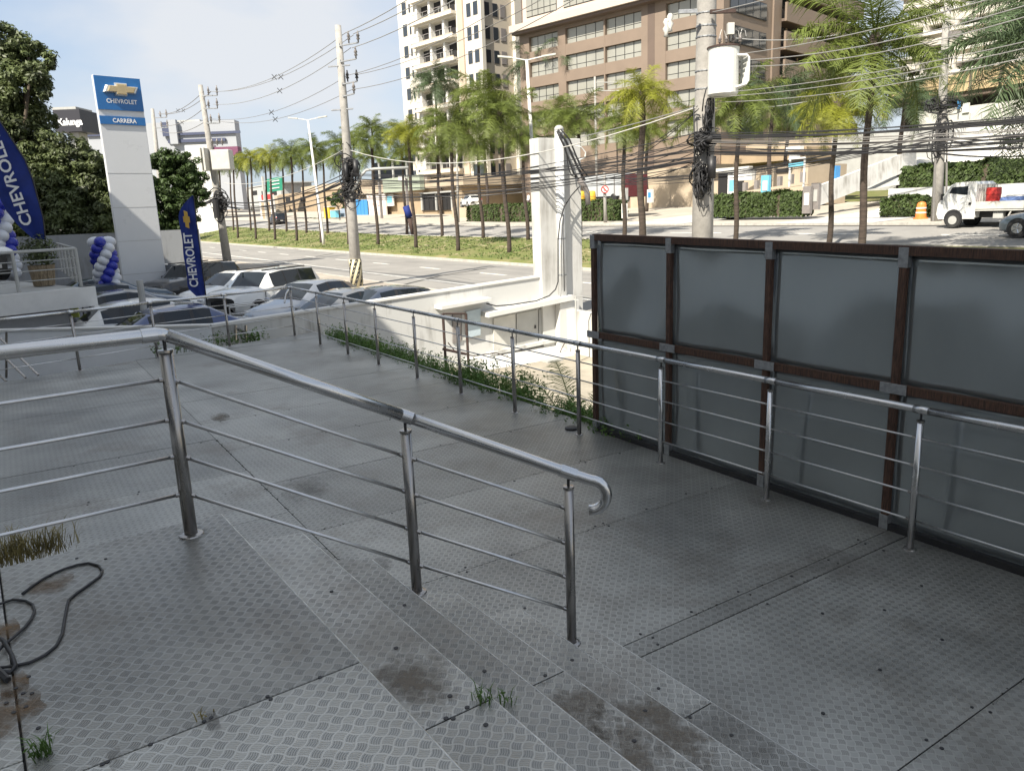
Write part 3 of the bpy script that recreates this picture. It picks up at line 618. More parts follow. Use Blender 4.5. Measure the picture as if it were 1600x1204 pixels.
# ================================================================== FOLIAGE HELPERS
def leaves(mb, c, rx, ry, rz, n, s, r, shell=.55, up=.3):
    for i in range(n):
        d = Vector((r.gauss(0, 1), r.gauss(0, 1), r.gauss(0, 1))).normalized(); q = shell+(1-shell)*r.random()**.6
        p = Vector((c[0]+d.x*rx*q, c[1]+d.y*ry*q, c[2]+d.z*rz*q))
        nrm = (d+Vector((r.uniform(-.7, .7), r.uniform(-.7, .7), r.uniform(-.5, .8)+up))).normalized()
        a = nrm.orthogonal().normalized(); b = nrm.cross(a); t = r.uniform(0, 6.28); a, b = a*math.cos(t)+b*math.sin(t), b*math.cos(t)-a*math.sin(t)
        k = s*r.uniform(.6, 1.3); mb.add([p-a*k, p-b*k*.42, p+a*k, p+b*k*.42], [(0, 1, 2, 3)])
def tree(name, base, blobs, n, s, m, label, cat='tree', group=None, seed=1, trunk_r=.25, shell=.5):
    t = thing(name, label, cat, tuple(base), group); r = random.Random(seed)
    mb = MB(); tot = sum(b[3]*b[3] for b in blobs)
    for (x, y, z, q) in blobs:
        k = int(n*q*q/tot); c = Vector((base.x+x, base.y+y, base.z+z))
        for j in range(max(1, k//90)):       # clumps on the blob's surface
            d = Vector((r.gauss(0, 1), r.gauss(0, 1), r.gauss(0, .8))).normalized(); cc = c+d*q*r.uniform(.45, 1.0); e = q*r.uniform(.18, .36)
            leaves(mb, cc, e, e, e*.7, 90, s, r, .3)
    mb.build('crown', m, t)
    for (x, y, z, q) in blobs[:6]:
        c = Vector((base.x+x, base.y+y, base.z+z)); MB().tube([Vector(base)+Z*.9, (Vector(base)+Z*1.2)*.5+c*.5+Vector((r.uniform(-.3, .3), 0, 0)), c], trunk_r*.55, 6, True, trunk_r*.2).build('limb', M['bark'], t, smooth=True)
    MB().tube([Vector(base)-Z*.3, Vector(base)+Z*1.4], trunk_r, 8, True, trunk_r*.75).build('trunk', M['bark'], t, smooth=True)
    return t
def weeds(pts, n, h, s, r, mb):
    for (p, w) in pts:
        for i in range(n):
            b = Vector(p)+Vector((r.uniform(-w, w), r.uniform(-w, w), 0)); hh = h*r.uniform(.35, 1.1); lean = Vector((r.uniform(-.35, .35), r.uniform(-.35, .35), 0))*hh
            mid = b+lean*.5+Z*hh*.6; tip = b+lean+Z*hh; mb.add([b-Vector((.004, 0, 0)), b+Vector((.004, 0, 0)), tip], [(0, 1, 2)])
            for k in range(r.randint(8, 16)):
                t = r.uniform(.3, 1); q = b.lerp(tip, t); leaves(mb, q, .04, .04, .03, 1, s, r)
    return mb
def blades(mb, c, rad, n, h, r, w=.004):
    for i in range(n):
        b = Vector(c)+Vector((r.gauss(0, rad), r.gauss(0, rad), 0)); a = r.uniform(0, 6.28); l = h*r.uniform(.4, 1.2); o = Vector((math.cos(a), math.sin(a), 0)); sd_ = Vector((-o.y, o.x, 0))*w
        m1 = b+o*l*.25+Z*l*.65; m2 = b+o*l*.65+Z*l*.8; mb.add([b-sd_, b+sd_, m1+sd_*.8, m1-sd_*.8, m2], [(0, 1, 2, 3), (3, 2, 4)])

# ================================================================== WEEDS BY THE DECK
r = random.Random(11)
def weedline(name, u0, u1, n, h, label, m='weed', v0=5.3, v1=5.75, z=-1.15):
    mb = MB()
    weeds([(W(r.uniform(u0, u1), r.uniform(v0, v1), z-r.uniform(0, .15)), .12) for i in range(n)], 8, h*r.uniform(.9, 1.1), .022, r, mb)
    return single(mb, name, M[m], label, 'weeds', kind='stuff') if False else tag(mb.build(name, M[m]), label, 'weeds', kind='stuff')
weedline('weeds', 9.6, 15.6, 240, .42, 'long green strip of weeds growing along the deck edge under the far guard rail')
weedline('weeds', 8.1, 10.2, 80, .5, 'taller leafy weeds at the deck edge below the meter cabinet')
weedline('weeds', 5.8, 7.6, 110, .42, 'low leafy weeds at the deck edge beside the end of the grey fence')
mb = MB(); weeds([(W(16.4+r.uniform(-.2, .2), r.uniform(2.2, 4.4), -1.1), .1) for i in range(16)], 5, .35, .03, r, mb)
tag(mb.build('weeds', M['weed']), 'scattered small weeds behind the far corner of the railing', 'weeds', kind='stuff')
# young fan-leaved palm behind the deck edge
def frond_mesh(name, L, droop, nl, lw, ll, r, m, rise=.5, plume=.5, fold=0.):
    """one feather leaf from the origin along +X"""
    mb = MB(); pts = []
    for i in range(9):
        t = i/8; pts.append(Vector((L*t*(1-.18*t*droop), 0, L*(rise*t-droop*.62*t*t))))
    mb.tube(pts, .022*L/2.5, 4, False, .005)
    def at(t):
        k = min(7, int(t*8)); f = t*8-k; return pts[k].lerp(pts[k+1], f), (pts[k+1]-pts[k]).normalized()
    for i in range(nl):
        t = .14+.86*(i+.5)/nl; p, d = at(t); side = Vector((0, 1, 0)); upn = d.cross(side)
        q = ll*(math.sin(math.pi*min(1, t*.8+.18))**.5)*r.uniform(.8, 1.15)
        for sg in (-1, 1):
            e = (side*sg*r.uniform(.7, 1.0)+d*r.uniform(.35, .75)-upn*0+Z*r.uniform(-plume, plume)).normalized()
            w = Vector((d.x, d.y, d.z))*lw; m1 = p+e*q*.55+Z*(-.08*q); tip = p+e*q+Z*(-.34*q*r.uniform(.6, 1.4))
            mb.add([p-w*.5, p+w*.5, m1+w*.42, m1-w*.42, tip], [(0, 1, 2, 3), (3, 2, 4)])
    me = bpy.data.meshes.new(name); me.from_pydata([Vector(p) for p in mb.v], [], mb.f); me.materials.append(m); me.update(); return me
fr_small = [frond_mesh('frond', 1.5, .6, 46, .014, .36, random.Random(60+i), M['palm'], .75, .12) for i in range(2)]
b = atY(905, 628, 10.2); b.z = -1.9
yp = thing('young_palm', 'young palm with arching narrow leaflets rising at the deck edge by the fence end', 'palm', tuple(b))
for i in range(11):
    a = i*2.4; o = place('frond', fr_small[i % 2], yp, b+Z*.1); o.rotation_euler = (0, R(-r.uniform(5, 30)), a); o.scale = (1, 1, 1)
MB().cyl(b-Z*.5, b+Z*.2, .06, 8).build('stem', M['bark'], yp)
# grass clump left, sprigs in the joints
mb = MB(); 
for x, y in ((12, 868), (35, 862), (55, 858), (75, 852), (-10, 872)): blades(mb, onz(x, y, -.18)+Z*-.03, .07, 110, .15, r, .0022)
tag(mb.build('grass_clump', M['drygrass']), 'dry yellow-green grass clump sprouting behind the landing edge at the left', 'grass', kind='stuff')
def sprig(x, y, z, h, n, label, m='weed'):
    mb = MB(); p = onz(x, y, z); q = random.Random(int(x))
    blades(mb, p, .014, n, h, q, .0022)
    for i in range(4): leaves(mb, p+Z*h*.5, h*.5, h*.5, h*.3, 3, h*.16, q)
    return tag(mb.build('weed_sprig', M[m]), label, 'weed')
sprig(68, 1180, 0, .085, 34, 'small green grassy weed in the joint of the landing plates, lower left')
sprig(755, 1095, -.16, .07, 22, 'green weed with reddish stalks growing at the step nosing')
sprig(790, 1098, -.32, .07, 14, 'few bent grass blades hanging over the second step')
sprig(318, 1122, 0, .04, 4, 'single tiny dead stalk in the landing seam', 'drygrass')
# hose
hp = [(35, 927), (52, 914), (67, 904), (84, 895), (101, 888), (120, 882), (138, 879), (154, 883), (160, 891), (156, 900), (140, 912), (120, 926), (107, 937), (104, 950), (101, 966), (97, 990), (88, 1008), (70, 1023), (47, 1034), (20, 1040), (-5, 1043), (-40, 1050)]
hp2 = [(-20, 950), (0, 943), (20, 936), (40, 938), (51, 944), (54, 954), (49, 966), (38, 980), (20, 996), (5, 1008), (-15, 1030), (-30, 1040)]
hs = thing('garden_hose', 'thin black hose lying in loops on the landing plates at the left', 'hose', tuple(onz(90, 960, 0)))
MB().tube([onz(x, y, .006) for x, y in hp], .0056, 8).build('hose_length', M['black'], hs, smooth=True)
MB().tube([onz(x, y, 0.007+.012*min(1, max(0, (i-7)/3))) for i, (x, y) in enumerate(hp2)], .0056, 8).build('hose_length', M['black'], hs, smooth=True)
MB().tube([onz(-25, 985, .02), onz(5, 1000, .022), onz(18, 1022, .02), onz(24, 1040, .012), onz(16, 1050, .012), onz(-8, 1046, .012)], .008, 8).build('hose_length', M['black'], hs, smooth=True)
MB().tube([onz(-20, 1030, .01), onz(0, 1050, .02), onz(12, 1062, .01)], .012, 6).build('hose_coupling', M['black'], hs)

# ================================================================== SHOWROOM BEHIND THE VISITOR (casts the shade over the deck)
sh = thing('showroom_building', 'grey showroom block whose shade falls across the deck', 'building', tuple(W(0, -4, DZ)))
MB().buv(-22, 40, -16, -4.4, -2.2, 11.1).build('wall', mat('showroom_white', (.82, .82, .80), .6, var=.02), sh)
for u in range(-20, 26, 3): MB().buv(u, u+2.7, -4.4, -4.34, .6, 3.4).build('window', M['glass'], sh)
MB().buv(-22.3, 40.3, -16.3, -4.0, 11.1, 11.5).build('roof', M['offwhite'], sh)

# ================================================================== CARS
CARS = {
 'hatch': dict(L=4.05, W=.87, st=[(0, .30, .52, .60, .56, .50), (.10, .22, .66, .74, .76, .62), (.35, .2, .78, .86, .84, .7), (.95, .2, .90, .98, .87, .72), (1.15, .2, .93, 1.02, .87, .70), (1.85, .2, .96, 1.43, .87, .62), (2.3, .2, .98, 1.48, .87, .61), (2.38, .2, .98, 1.48, .87, .61), (3.0, .2, 1.0, 1.45, .87, .60), (3.1, .2, 1.0, 1.44, .87, .60), (3.5, .2, 1.02, 1.36, .86, .57), (3.85, .25, 1.0, 1.06, .83, .62), (3.98, .3, .9, .95, .80, .60), (4.05, .32, .6, .7, .72, .55)], roof=(5, 10), split=(6, 8), H=1.5),
 'sedan': dict(L=4.55, W=.89, st=[(0, .30, .50, .58, .58, .50), (.12, .22, .64, .72, .78, .62), (.4, .2, .76, .84, .86, .7), (1.1, .2, .88, .96, .89, .74), (1.3, .2, .91, 1.0, .89, .72), (2.05, .2, .94, 1.40, .89, .62), (2.45, .2, .96, 1.46, .89, .61), (2.53, .2, .96, 1.46, .89, .61), (3.1, .2, .97, 1.42, .89, .60), (3.2, .2, .97, 1.41, .89, .60), (3.45, .2, .99, 1.34, .88, .58), (3.95, .22, 1.0, 1.06, .87, .66), (4.4, .28, .97, 1.02, .84, .66), (4.55, .32, .6, .7, .74, .6)], roof=(5, 10), split=(6, 8), H=1.47),
 'suv': dict(L=4.25, W=.90, st=[(0, .36, .80, .88, .66, .60), (.06, .30, .92, .99, .80, .68), (.3, .28, 1.0, 1.07, .88, .76), (.95, .26, 1.05, 1.12, .90, .78), (1.15, .26, 1.08, 1.15, .90, .76), (1.62, .26, 1.1, 1.60, .90, .69), (2.25, .26, 1.11, 1.66, .90, .68), (2.33, .26, 1.11, 1.66, .90, .68), (3.0, .26, 1.12, 1.66, .90, .68), (3.08, .26, 1.12, 1.66, .90, .68), (3.85, .26, 1.12, 1.62, .89, .67), (4.1, .3, 1.10, 1.16, .87, .72), (4.2, .34, .95, 1.0, .84, .7), (4.25, .36, .6, .7, .78, .65)], roof=(5, 10), split=(6, 8), H=1.7),
}
CARMAT = {}
def sub(mb, faces):
    o = MB(); ix = {}
    for f in faces:
        for i in f:
            if i not in ix: ix[i] = len(o.v); o.v.append(mb.v[i])
        o.f.append(tuple(ix[i] for i in f))
    return o
def carmat(name, col, metal=.3, rough=.32):
    if name not in CARMAT: CARMAT[name] = mat('car_'+name, col, rough, metal, var=.03, scale=3, coat=1.)
    return CARMAT[name]
def car(kind, pos, head, colname, col, label, name='parked_car', blackroof=False, sc=1., group='cars parked in the dealership lot', metal=.3):
    d = CARS[kind]; st = d['st']; Lc = d['L']; t = thing(name, label, 'car', (0, 0, 0), group)
    pm = carmat(colname, col, metal); body, glass, roofm = MB(), MB(), MB(); V_ = []
    for (x, zl, zb, zt, w, wr) in st:
        h = [(w*.90, zl), (w*.985, zl+.10), (w, .5 if zb > .55 else zb*.85), (w*.975, zb), (wr, zt-.035), (wr-.10, zt), (wr*.4, zt+.02)]
        ring = [(x-Lc/2, y, z) for y, z in h]+[(x-Lc/2, -y, z) for y, z in h[::-1]]; V_.append(ring)
    body.v = [p for rg in V_ for p in rg]; glass.v = list(body.v); roofm.v = list(body.v); n = 14; a, b = d['roof']; gl_side = {k_: [] for k_ in ['windscreen', 'rear_window']+[(x_, y_, z_) for x_ in (True, False) for y_ in (True, False) for z_ in (True, False)]}; s0, s1 = d['split']
    for i in range(len(st)-1):
        for k in range(n):
            q = (i*n+k, i*n+(k+1) % n, (i+1)*n+(k+1) % n, (i+1)*n+k); mid = k in (3, 9); top = k in (4, 5, 6, 7, 8)
            if mid and a <= i < b-0 and i not in (s0, s1): gl_side[(k == 3, i > s0, i > s1)].append(q)
            elif mid and i == a-1: body.f.append(q)
            elif k in (5, 6, 7) and i == a-1: gl_side['windscreen'].append(q)
            elif k in (5, 6, 7) and i == b: gl_side['rear_window'].append(q)
            elif mid and i in (s0, s1): roofm.f.append(q)
            elif top and a <= i < b and blackroof: roofm.f.append(q)
            else: body.f.append(q)
    body.f.append(tuple(range(n))); body.f.append(tuple(range((len(st)-1)*n, len(st)*n))[::-1])
    body.build('body', pm, t, smooth=True); [sub(glass, f_).build(k_ if isinstance(k_, str) else 'side_window', M['carglass'], t) for k_, f_ in gl_side.items() if f_]; roofm.build('roof_trim', M['black'], t, smooth=True)
    wr_ = .33 if kind != 'suv' else .36; fx, rx = -Lc/2+.82, Lc/2-.78
    for x in (fx, rx):
        for sg in (-1, 1):
            y = sg*(d['W']-.10); c = Vector((x, y, wr_))
            MB().cyl(Vector((x, sg*(d['W']-.3), wr_)), Vector((x, sg*(d['W']+.012), wr_)), wr_+.06, 20).build('wheel_arch', M['black'], t)
            wh = MB().tube([c-Vector((0, sg*.10, 0)), c+Vector((0, sg*.10, 0)), c+Vector((0, sg*.125, 0))], [wr_, wr_, wr_*.9], 22).build('wheel', M['tyre'], t)
            mb = MB(); mb.tube([c+Vector((0, sg*.10, 0)), c+Vector((0, sg*.135, 0))], [wr_*.66, wr_*.60], 18)
            mb.build('rim', M['chrome'], wh)
            mb = MB()
            for j in range(5):
                an = j*1.2566; e = Vector((math.cos(an), 0, math.sin(an))); mb.cyl(c+Vector((0, sg*.14, 0))+e*.04, c+Vector((0, sg*.13, 0))+e*wr_*.6, .028, 5)
            mb.build('spokes', M['chrome'], wh)
    f = st[1]; zf = st[1][2]
    for sg in (-1, 1):
        MB().ball((-Lc/2+.13, sg*f[4]*.78, zf-.04), .12, .8, 1.35, .55, 10, 6).build('headlight', mat('lamp_glass', (.6, .62, .65), .08, .2, var=0) if 'lamp' not in MC else MC['lamp'], t, smooth=True)
        MB().ball((Lc/2-.10, sg*.70, st[-3][2]-.12), .11, .6, 1.1, .9, 8, 6).build('tail_light', M['red'], t, smooth=True)
        MB().ball((st[4][0]-Lc/2+.25, sg*(d['W']+.09), st[4][2]+.06), .10, .8, 1.1, .75, 8, 6).build('mirror', pm, t, smooth=True)
        mb = MB()
        for x in (s0, s1): 
            xx = st[x][0]-Lc/2-.2; mb.bw(xx-.07, xx+.07, sg*d['W']-.012, sg*d['W']+.022, .78, .81)
        mb.build('door_handle', M['chrome'], t)
        mb = MB()
        for x in (a-1, s0, s1+1 if s1+1 < len(st) else s1):
            xx = st[x][0]-Lc/2+.03; mb.bw(xx-.006, xx+.006, sg*d['W']-.02, sg*d['W']+.0035, .36, st[x][2]-.02)
        tag(mb.build('door_seams', M['black'], t), kind='stuff')
        MB().bw(-Lc/2+.85, Lc/2-.8, sg*d['W']*.985-.02, sg*d['W']*.985+.012, .2, .33).build('sill', M['black'], t)
    MB().bw(-Lc/2-.012, -Lc/2+.14, -.42, .42, .34, zf-.16).build('grille', M['black'], t)
    MB().bw(-Lc/2-.03, -Lc/2-.013, -.2, .2, .40, .52).build('number_plate', M['offwhite'], t)
    MB().bw(Lc/2+.0, Lc/2+.02, -.2, .2, .50, .62).build('number_plate', M['offwhite'], t)
    MB().bw(-Lc/2+.3, Lc/2-.3, -d['W']*.86, d['W']*.86, .16, .3).build('underbody', M['black'], t)
    if kind == 'suv':
        for sg in (-1, 1): MB().bw(-.7, 1.4, sg*.60-.02, sg*.60+.02, 1.665, 1.71).build('roof_bar', M['black'], t)
    t.location = pos; t.rotation_euler = (0, 0, math.atan2(-head.y, -head.x)); t.scale = (sc,)*3
    return t
MC['lamp'] = mat('headlamp_glass', (.6, .62, .65), .08, .2, var=0)
LZ = -1.95
def carat(px, py, h, *a, **k):   # roof centre seen at this pixel
    p = onz(px, py, LZ+h); return Vector((p.x, p.y, LZ))
HV = -V
def rot(v, deg):
    c, s = math.cos(R(deg)), math.sin(R(deg)); return Vector((v.x*c-v.y*s, v.x*s+v.y*c, 0))
car('suv', carat(412, 420, 1.68), rot(HV, 30), 'white', (.72, .72, .70), 'white off-roader with black window pillars parked nose towards the deck', metal=0)
car('hatch', carat(475, 440, 1.48), rot(HV, 30), 'silver', (.33, .35, .38), 'silver hatchback right of the white off-roader', metal=.7)
car('sedan', carat(360, 424, 1.46), rot(HV, 30), 'white', (.72, .72, .70), 'white sedan half hidden behind the blue feather flag', metal=0)
car('suv', carat(300, 413, 1.62), rot(HV, 30), 'black', (.012, .012, .014), 'black sport utility car left of the blue feather flag')
car('sedan', carat(238, 413, 1.46), rot(HV, 30), 'white', (.72, .72, .70), 'white car behind the black one, next to the totem', metal=0)
car('sedan', carat(545, 455, 1.47)+U*.7, rot(HV, 14), 'grey', (.22, .225, .23), 'dark grey sedan beyond the corner of the railing', metal=.6)
car('hatch', carat(592, 462, 1.40)+U*1.3+V*.4, rot(HV, 8), 'darkblue', (.05, .065, .10), 'slate blue car at the right end of the row, only its roof showing', metal=.5)
HB = V
car('sedan', carat(300, 474, 1.46), rot(HB, 4), 'blue', (.02, .045, .14), 'blue car close behind the low wall', metal=.4)
car('hatch', carat(244, 465, 1.48), rot(HB, 5), 'white', (.72, .72, .70), 'white hatchback seen from behind, parked beside the blue car', metal=0)
car('sedan', carat(203, 452, 1.46), rot(HB, 6), 'grey2', (.10, .105, .11), 'charcoal sedan with red tail lamps left of the white hatchback', metal=.5)
car('sedan', carat(182, 441, 1.46), rot(HB, 6), 'slate', (.06, .085, .12), 'slate blue-grey sedan, middle of the dark row on the left', metal=.5)
car('sedan', carat(168, 432, 1.46), rot(HB, 7), 'teal', (.04, .07, .10), 'dark teal sedan farthest back in the left row', metal=.5)
# white tubular stops between the rows
for i, (x, y) in enumerate(((286, 458), (308, 462), (330, 470), (358, 478), (388, 486))):
    p = onz(x, y, LZ+.75); p.z = LZ
    mb = MB(); d = rot(V, 90)
    q = [p, p+Z*.7, p+V*.9+Z*.7, p+V*.9]; mb.tube(q, .028, 6)
    q = [p+d*.5, p+d*.5+Z*.7, p+d*.5+V*.9+Z*.7, p+d*.5+V*.9]; mb.tube(q, .028, 6)
    single(mb, 'parking_stop', M['white'], ['white tubular stop nearest the totem', 'white tubular stop under the blue flag', 'white tubular stop in front of the white sedan', 'white tubular stop in front of the off-roader', 'white tubular stop in front of the silver hatchback'][i], 'barrier', 'white tubular stops between the car rows')
# grey corner post in the lot
p = atY(218, 438, 18.5); single(MB().cyl(Vector((p.x, p.y, LZ)), p, .075, 12), 'steel_bollard', M['stone'], 'grey steel post standing before the white hatchback', 'post')

# ================================================================== TEXT
def text(s, h, m, parent, o, ax, ay, name='lettering', depth=.01, width=None, bold=0., italic=0.):
    cu = bpy.data.curves.new('t', 'FONT'); cu.body = s; cu.size = 1; cu.extrude = 0; cu.align_x = 'CENTER'; cu.align_y = 'CENTER'; cu.offset = bold; cu.shear = italic; cu.resolution_u = 3
    ob = bpy.data.objects.new('t', cu); COL.objects.link(ob); dg = bpy.context.evaluated_depsgraph_get(); me = bpy.data.meshes.new_from_object(ob.evaluated_get(dg))
    xs = [v.co.x for v in me.vertices]; ys = [v.co.y for v in me.vertices]; cxx, cyy = (max(xs)+min(xs))/2, (max(ys)+min(ys))/2; k = h/(max(ys)-min(ys)); kx = k if width is None else width/(max(xs)-min(xs))
    mb = MB(); nn_ = ax.cross(ay).normalized()
    mb.v = [tuple(o+ax*((v.co.x-cxx)*kx)+ay*((v.co.y-cyy)*k)+nn_*depth) for v in me.vertices]; mb.f = [tuple(p.vertices) for p in me.polygons]
    bpy.data.objects.remove(ob); bpy.data.curves.remove(cu); bpy.data.meshes.remove(me)
    ob = mb.build(name, m, parent); return ob
def bowtie(w, m, parent, o, ax, ay, d, name='emblem', k=1.):
    h = w*.36; a, b, c = w/2, w*.17, h*.22
    pl = [(-a, -h*.28), (-a+w*.09, h*.28), (-b*.9, h*.28), (-b*.9, h*.5), (b*1.05, h*.5), (b*1.05, h*.28), (a, h*.28), (a-w*.09, -h*.28), (b*.9, -h*.28), (b*.9, -h*.5), (-b*1.05, -h*.5), (-b*1.05, -h*.28)]
    nn_ = ax.cross(ay).normalized(); mb = MB(); n = len(pl); P = lambda q, s, dd: o+ax*(q[0]*s)+ay*(q[1]*s)+nn_*dd
    mb.add([P(q, 1, 0) for q in pl]+[P(q, 1, d*.5) for q in pl]+[P((q[0]*.93, q[1]*.84), 1, d) for q in pl], [tuple(range(2*n, 3*n))]+[(i, (i+1) % n, n+(i+1) % n, n+i) for i in range(n)]+[(n+i, n+(i+1) % n, 2*n+(i+1) % n, 2*n+i) for i in range(n)])
    return mb.build(name, m, parent)

# ================================================================== TOTEM
TY = 32.
tl, tr_ = atY(144, 115, TY), atY(217, 115, TY)
tb = thing('brand_totem', 'tall white dealer totem with a blue head carrying the gold emblem', 'sign', (tl.x+1, TY, LZ))
tx = rot(Vector((1, 0, 0)), 46); tn = Vector((tx.y, -tx.x, 0)); O = Vector((tl.x, TY, 0)); dr_ = ray(217, 115); k_ = (O-Vector((0, 0, 0))); det = dr_.x*tx.y-dr_.y*tx.x; tw = (O.x*(-dr_.y)+O.y*dr_.x)/(-det) if det else 2; tw = abs(tw); ztp = (tl.z+tr_.z)/2
def zpx(y): return atY(185+(y-115)*.165, y, TY).z
mb = MB(); mb.box(O, tx, -tn, Z, 0, tw, 0, .16, LZ, ztp); mb.build('pylon_body', mat('totem_white', (.60, .61, .62), .3, var=.03, scale=.4), tb, bevel=.03)
for k in range(1, 5): MB().box(O, tx, tn, Z, .0, tw, .001, .006, LZ+k*1.35, LZ+k*1.35+.015).build('panel_joint', M['stone'], tb)
zA_, zB_, zC_, zD_ = ztp-.02, zpx(169), zpx(179), zpx(192)
MB().box(O, tx, tn, Z, .02, tw-.02, .004, .05, zB_, zA_).build('blue_panel', M['blue'], tb)
MB().box(O, tx, tn, Z, .02, tw-.02, .004, .05, zD_, zC_).build('blue_panel', M['blue'], tb)
MB().box(O, tx, tn, Z, tw+.001, tw+.05, -.3, -.165, LZ, ztp-.3).build('side_trim', M['darksteel'], tb)
mid = O+tx*tw*.53; fr = mid+tn*.052
bowtie(1.36, mat('silver_trim', (.62, .62, .60), .3, .6, var=.03), tb, fr+Z*(zA_*.62+zB_*.38)+tn*.0, tx, Z, .14)
bowtie(1.12, mat('gold_face', (.48, .38, .22), .45, .3, var=.05), tb, fr+Z*(zA_*.62+zB_*.38)+tn*.145, tx, Z, .03)
whl = mat('white_letters', (.8, .8, .8), .5, var=0)
text('CHEVROLET', .17, whl, tb, fr+Z*(zA_*.27+zB_*.73), tx, Z, width=1.18, bold=.02)
text('CARRERA', .17, whl, tb, fr+Z*(zC_*.5+zD_*.5), tx, Z, width=.92, bold=.02)

# ================================================================== FEATHER FLAGS
def flag(name, label, base, H, w, head, tilt, seed, txt_h):
    t = thing(name, label, 'flag', tuple(base)); r = random.Random(seed)
    ax = head.normalized(); ay = (Z+Vector(tilt)).normalized(); base = Vector(base); nn_ = ax.cross(ay).normalized()
    rows, cols = 26, 6; vs = []; mb = MB(); z0_ = 1.42
    for i in range(rows+1):
        t_ = i/rows; z = z0_+(H-z0_)*t_
        lft = 0 if t_ < .8 else w*.95*((t_-.8)/.2)**1.9; bot = w*(.55+.45*min(1, t_/.09))
        for j in range(cols+1):
            x = w-(w-lft)*(1-j/cols) if t_ > .8 else (w-bot)+bot*j/cols
            y = .05*math.sin(j*1.3+t_*7+seed)*math.sin(3.14*j/cols)+.03*math.sin(t_*19+j)
            mb.v.append(tuple(base+ax*(x-w)+ay*z+nn_*y))
    mb.f = [(i*(cols+1)+j, i*(cols+1)+j+1, (i+1)*(cols+1)+j+1, (i+1)*(cols+1)+j) for i in range(rows) for j in range(cols)]
    mb.build('cloth', M['flagblue'], t, smooth=True)
    MB().tube([base+ay*.0, base+ay*H*.5, base+ay*H+ax*.01], .022, 8, True, .012).build('flag_pole', M['black'], t, smooth=True)
    MB().cyl(base, base+Z*.05, .28, 16).build('base_plate', M['black'], t)
    c = base-ax*w*.5+ay*(H*.59); text('CHEVROLET', txt_h, whl, t, c+nn_*.13, ay, -ax, width=H*.35, bold=.02)
    bowtie(w*1.05, M['gold'], t, base-ax*w*.45+ay*(H*.85)+nn_*.13, ay, -ax, .01)
    return t
p = atY(303, 452, 21.); p.z = LZ
zt = atY(310, 305, 21.).z
flag('feather_flag', 'blue feather flag with white lettering and gold emblem standing among the parked cars', Vector((p.x+.30, 21, LZ)), zt-LZ, .45, Vector((1, 0, 0)), (0, 0, 0), 3, .24)
# second flag on the raised platform, only its lower half in view
PZ = -.12
q = atY(70, 376, 21.5); q2 = atY(0, 200, 21.5)
t = thing('feather_flag', 'large blue feather flag leaning at the left edge of the view, lettering reading upward', 'flag', (q.x, 21.5, PZ))
ln = [(70, 376), (66, 340), (58, 310), (50, 280), (38, 250), (22, 225), (0, 192), (-25, 150), (-50, 110)]; rn = [(50, 372), (28, 352), (10, 330), (-5, 300), (-20, 270), (-34, 240), (-48, 210), (-66, 170), (-80, 130)]
mb = MB()
for (a, b) in zip(ln, rn):
    for j in range(5):
        f = j/4; mb.v.append(tuple(atY(a[0]*(1-f)+b[0]*f, a[1]*(1-f)+b[1]*f, 21.5+.08*math.sin(j*1.5+a[1]*.03))))
mb.f = [(i*5+j, i*5+j+1, (i+1)*5+j+1, (i+1)*5+j) for i in range(len(ln)-1) for j in range(4)]
mb.build('cloth', M['flagblue'], t, smooth=True)
MB().tube([atY(72, 392, 21.5), atY(71, 376, 21.5)]+[atY(x+1, y, 21.52) for x, y in ln[1:]], .02, 8).build('flag_pole', M['black'], t, smooth=True)
MB().tube([Vector((atY(72, 392, 21.5).x, 21.5, PZ)), atY(72, 392, 21.5)], .03, 8).build('flag_pole', M['black'], t)
a, b = atY(43, 352, 21.34), atY(-12, 205, 21.34); ay = (b-a).normalized(); nn_ = Vector((0, -1, 0)); ax = nn_.cross(ay)*-1
text('CHEVROLET', .33, whl, t, (a+b)/2, ay, Vector((0, -1, 0)).cross(ay).normalized(), width=(b-a).length, bold=.02)
# ================================================================== BALLOON COLUMNS
def balloons(label, x, ytop, ybot, Y, w, zb):
    p = atY(x, ybot, Y); zt = atY(x, ytop, Y).z; b = Vector((p.x, Y, zb)); t = thing('balloon_column', label, 'balloons', tuple(b)); MB().cyl(b, Vector((b.x, b.y, zt)), .03, 6).build('stand_pole', M['white'], t)
    k = 0; z = zb+.15; rr = w/2.7
    while z < zt:
        for j in range(4):
            an = k*.5+j*math.pi/2; c = b+Vector((math.cos(an)*rr*.85, math.sin(an)*rr*.85, z-zb))
            rot_ = Matrix.Rotation(an, 3, 'Z'); MB().ball(c, rr*.80, 1.25, .95, .95, 12, 8, rot_).build('balloon', M['balloonblue'] if j % 2 else M['balloonwhite'], t, smooth=True)
        k += 1; z += rr*.82
    return t
balloons('twisted column of blue and white balloons before the totem foot', 173, 376, 470, 27., .68, LZ)
balloons('twisted blue and white balloon column on the platform at the left edge', 4, 312, 410, 25.5, .8, PZ)

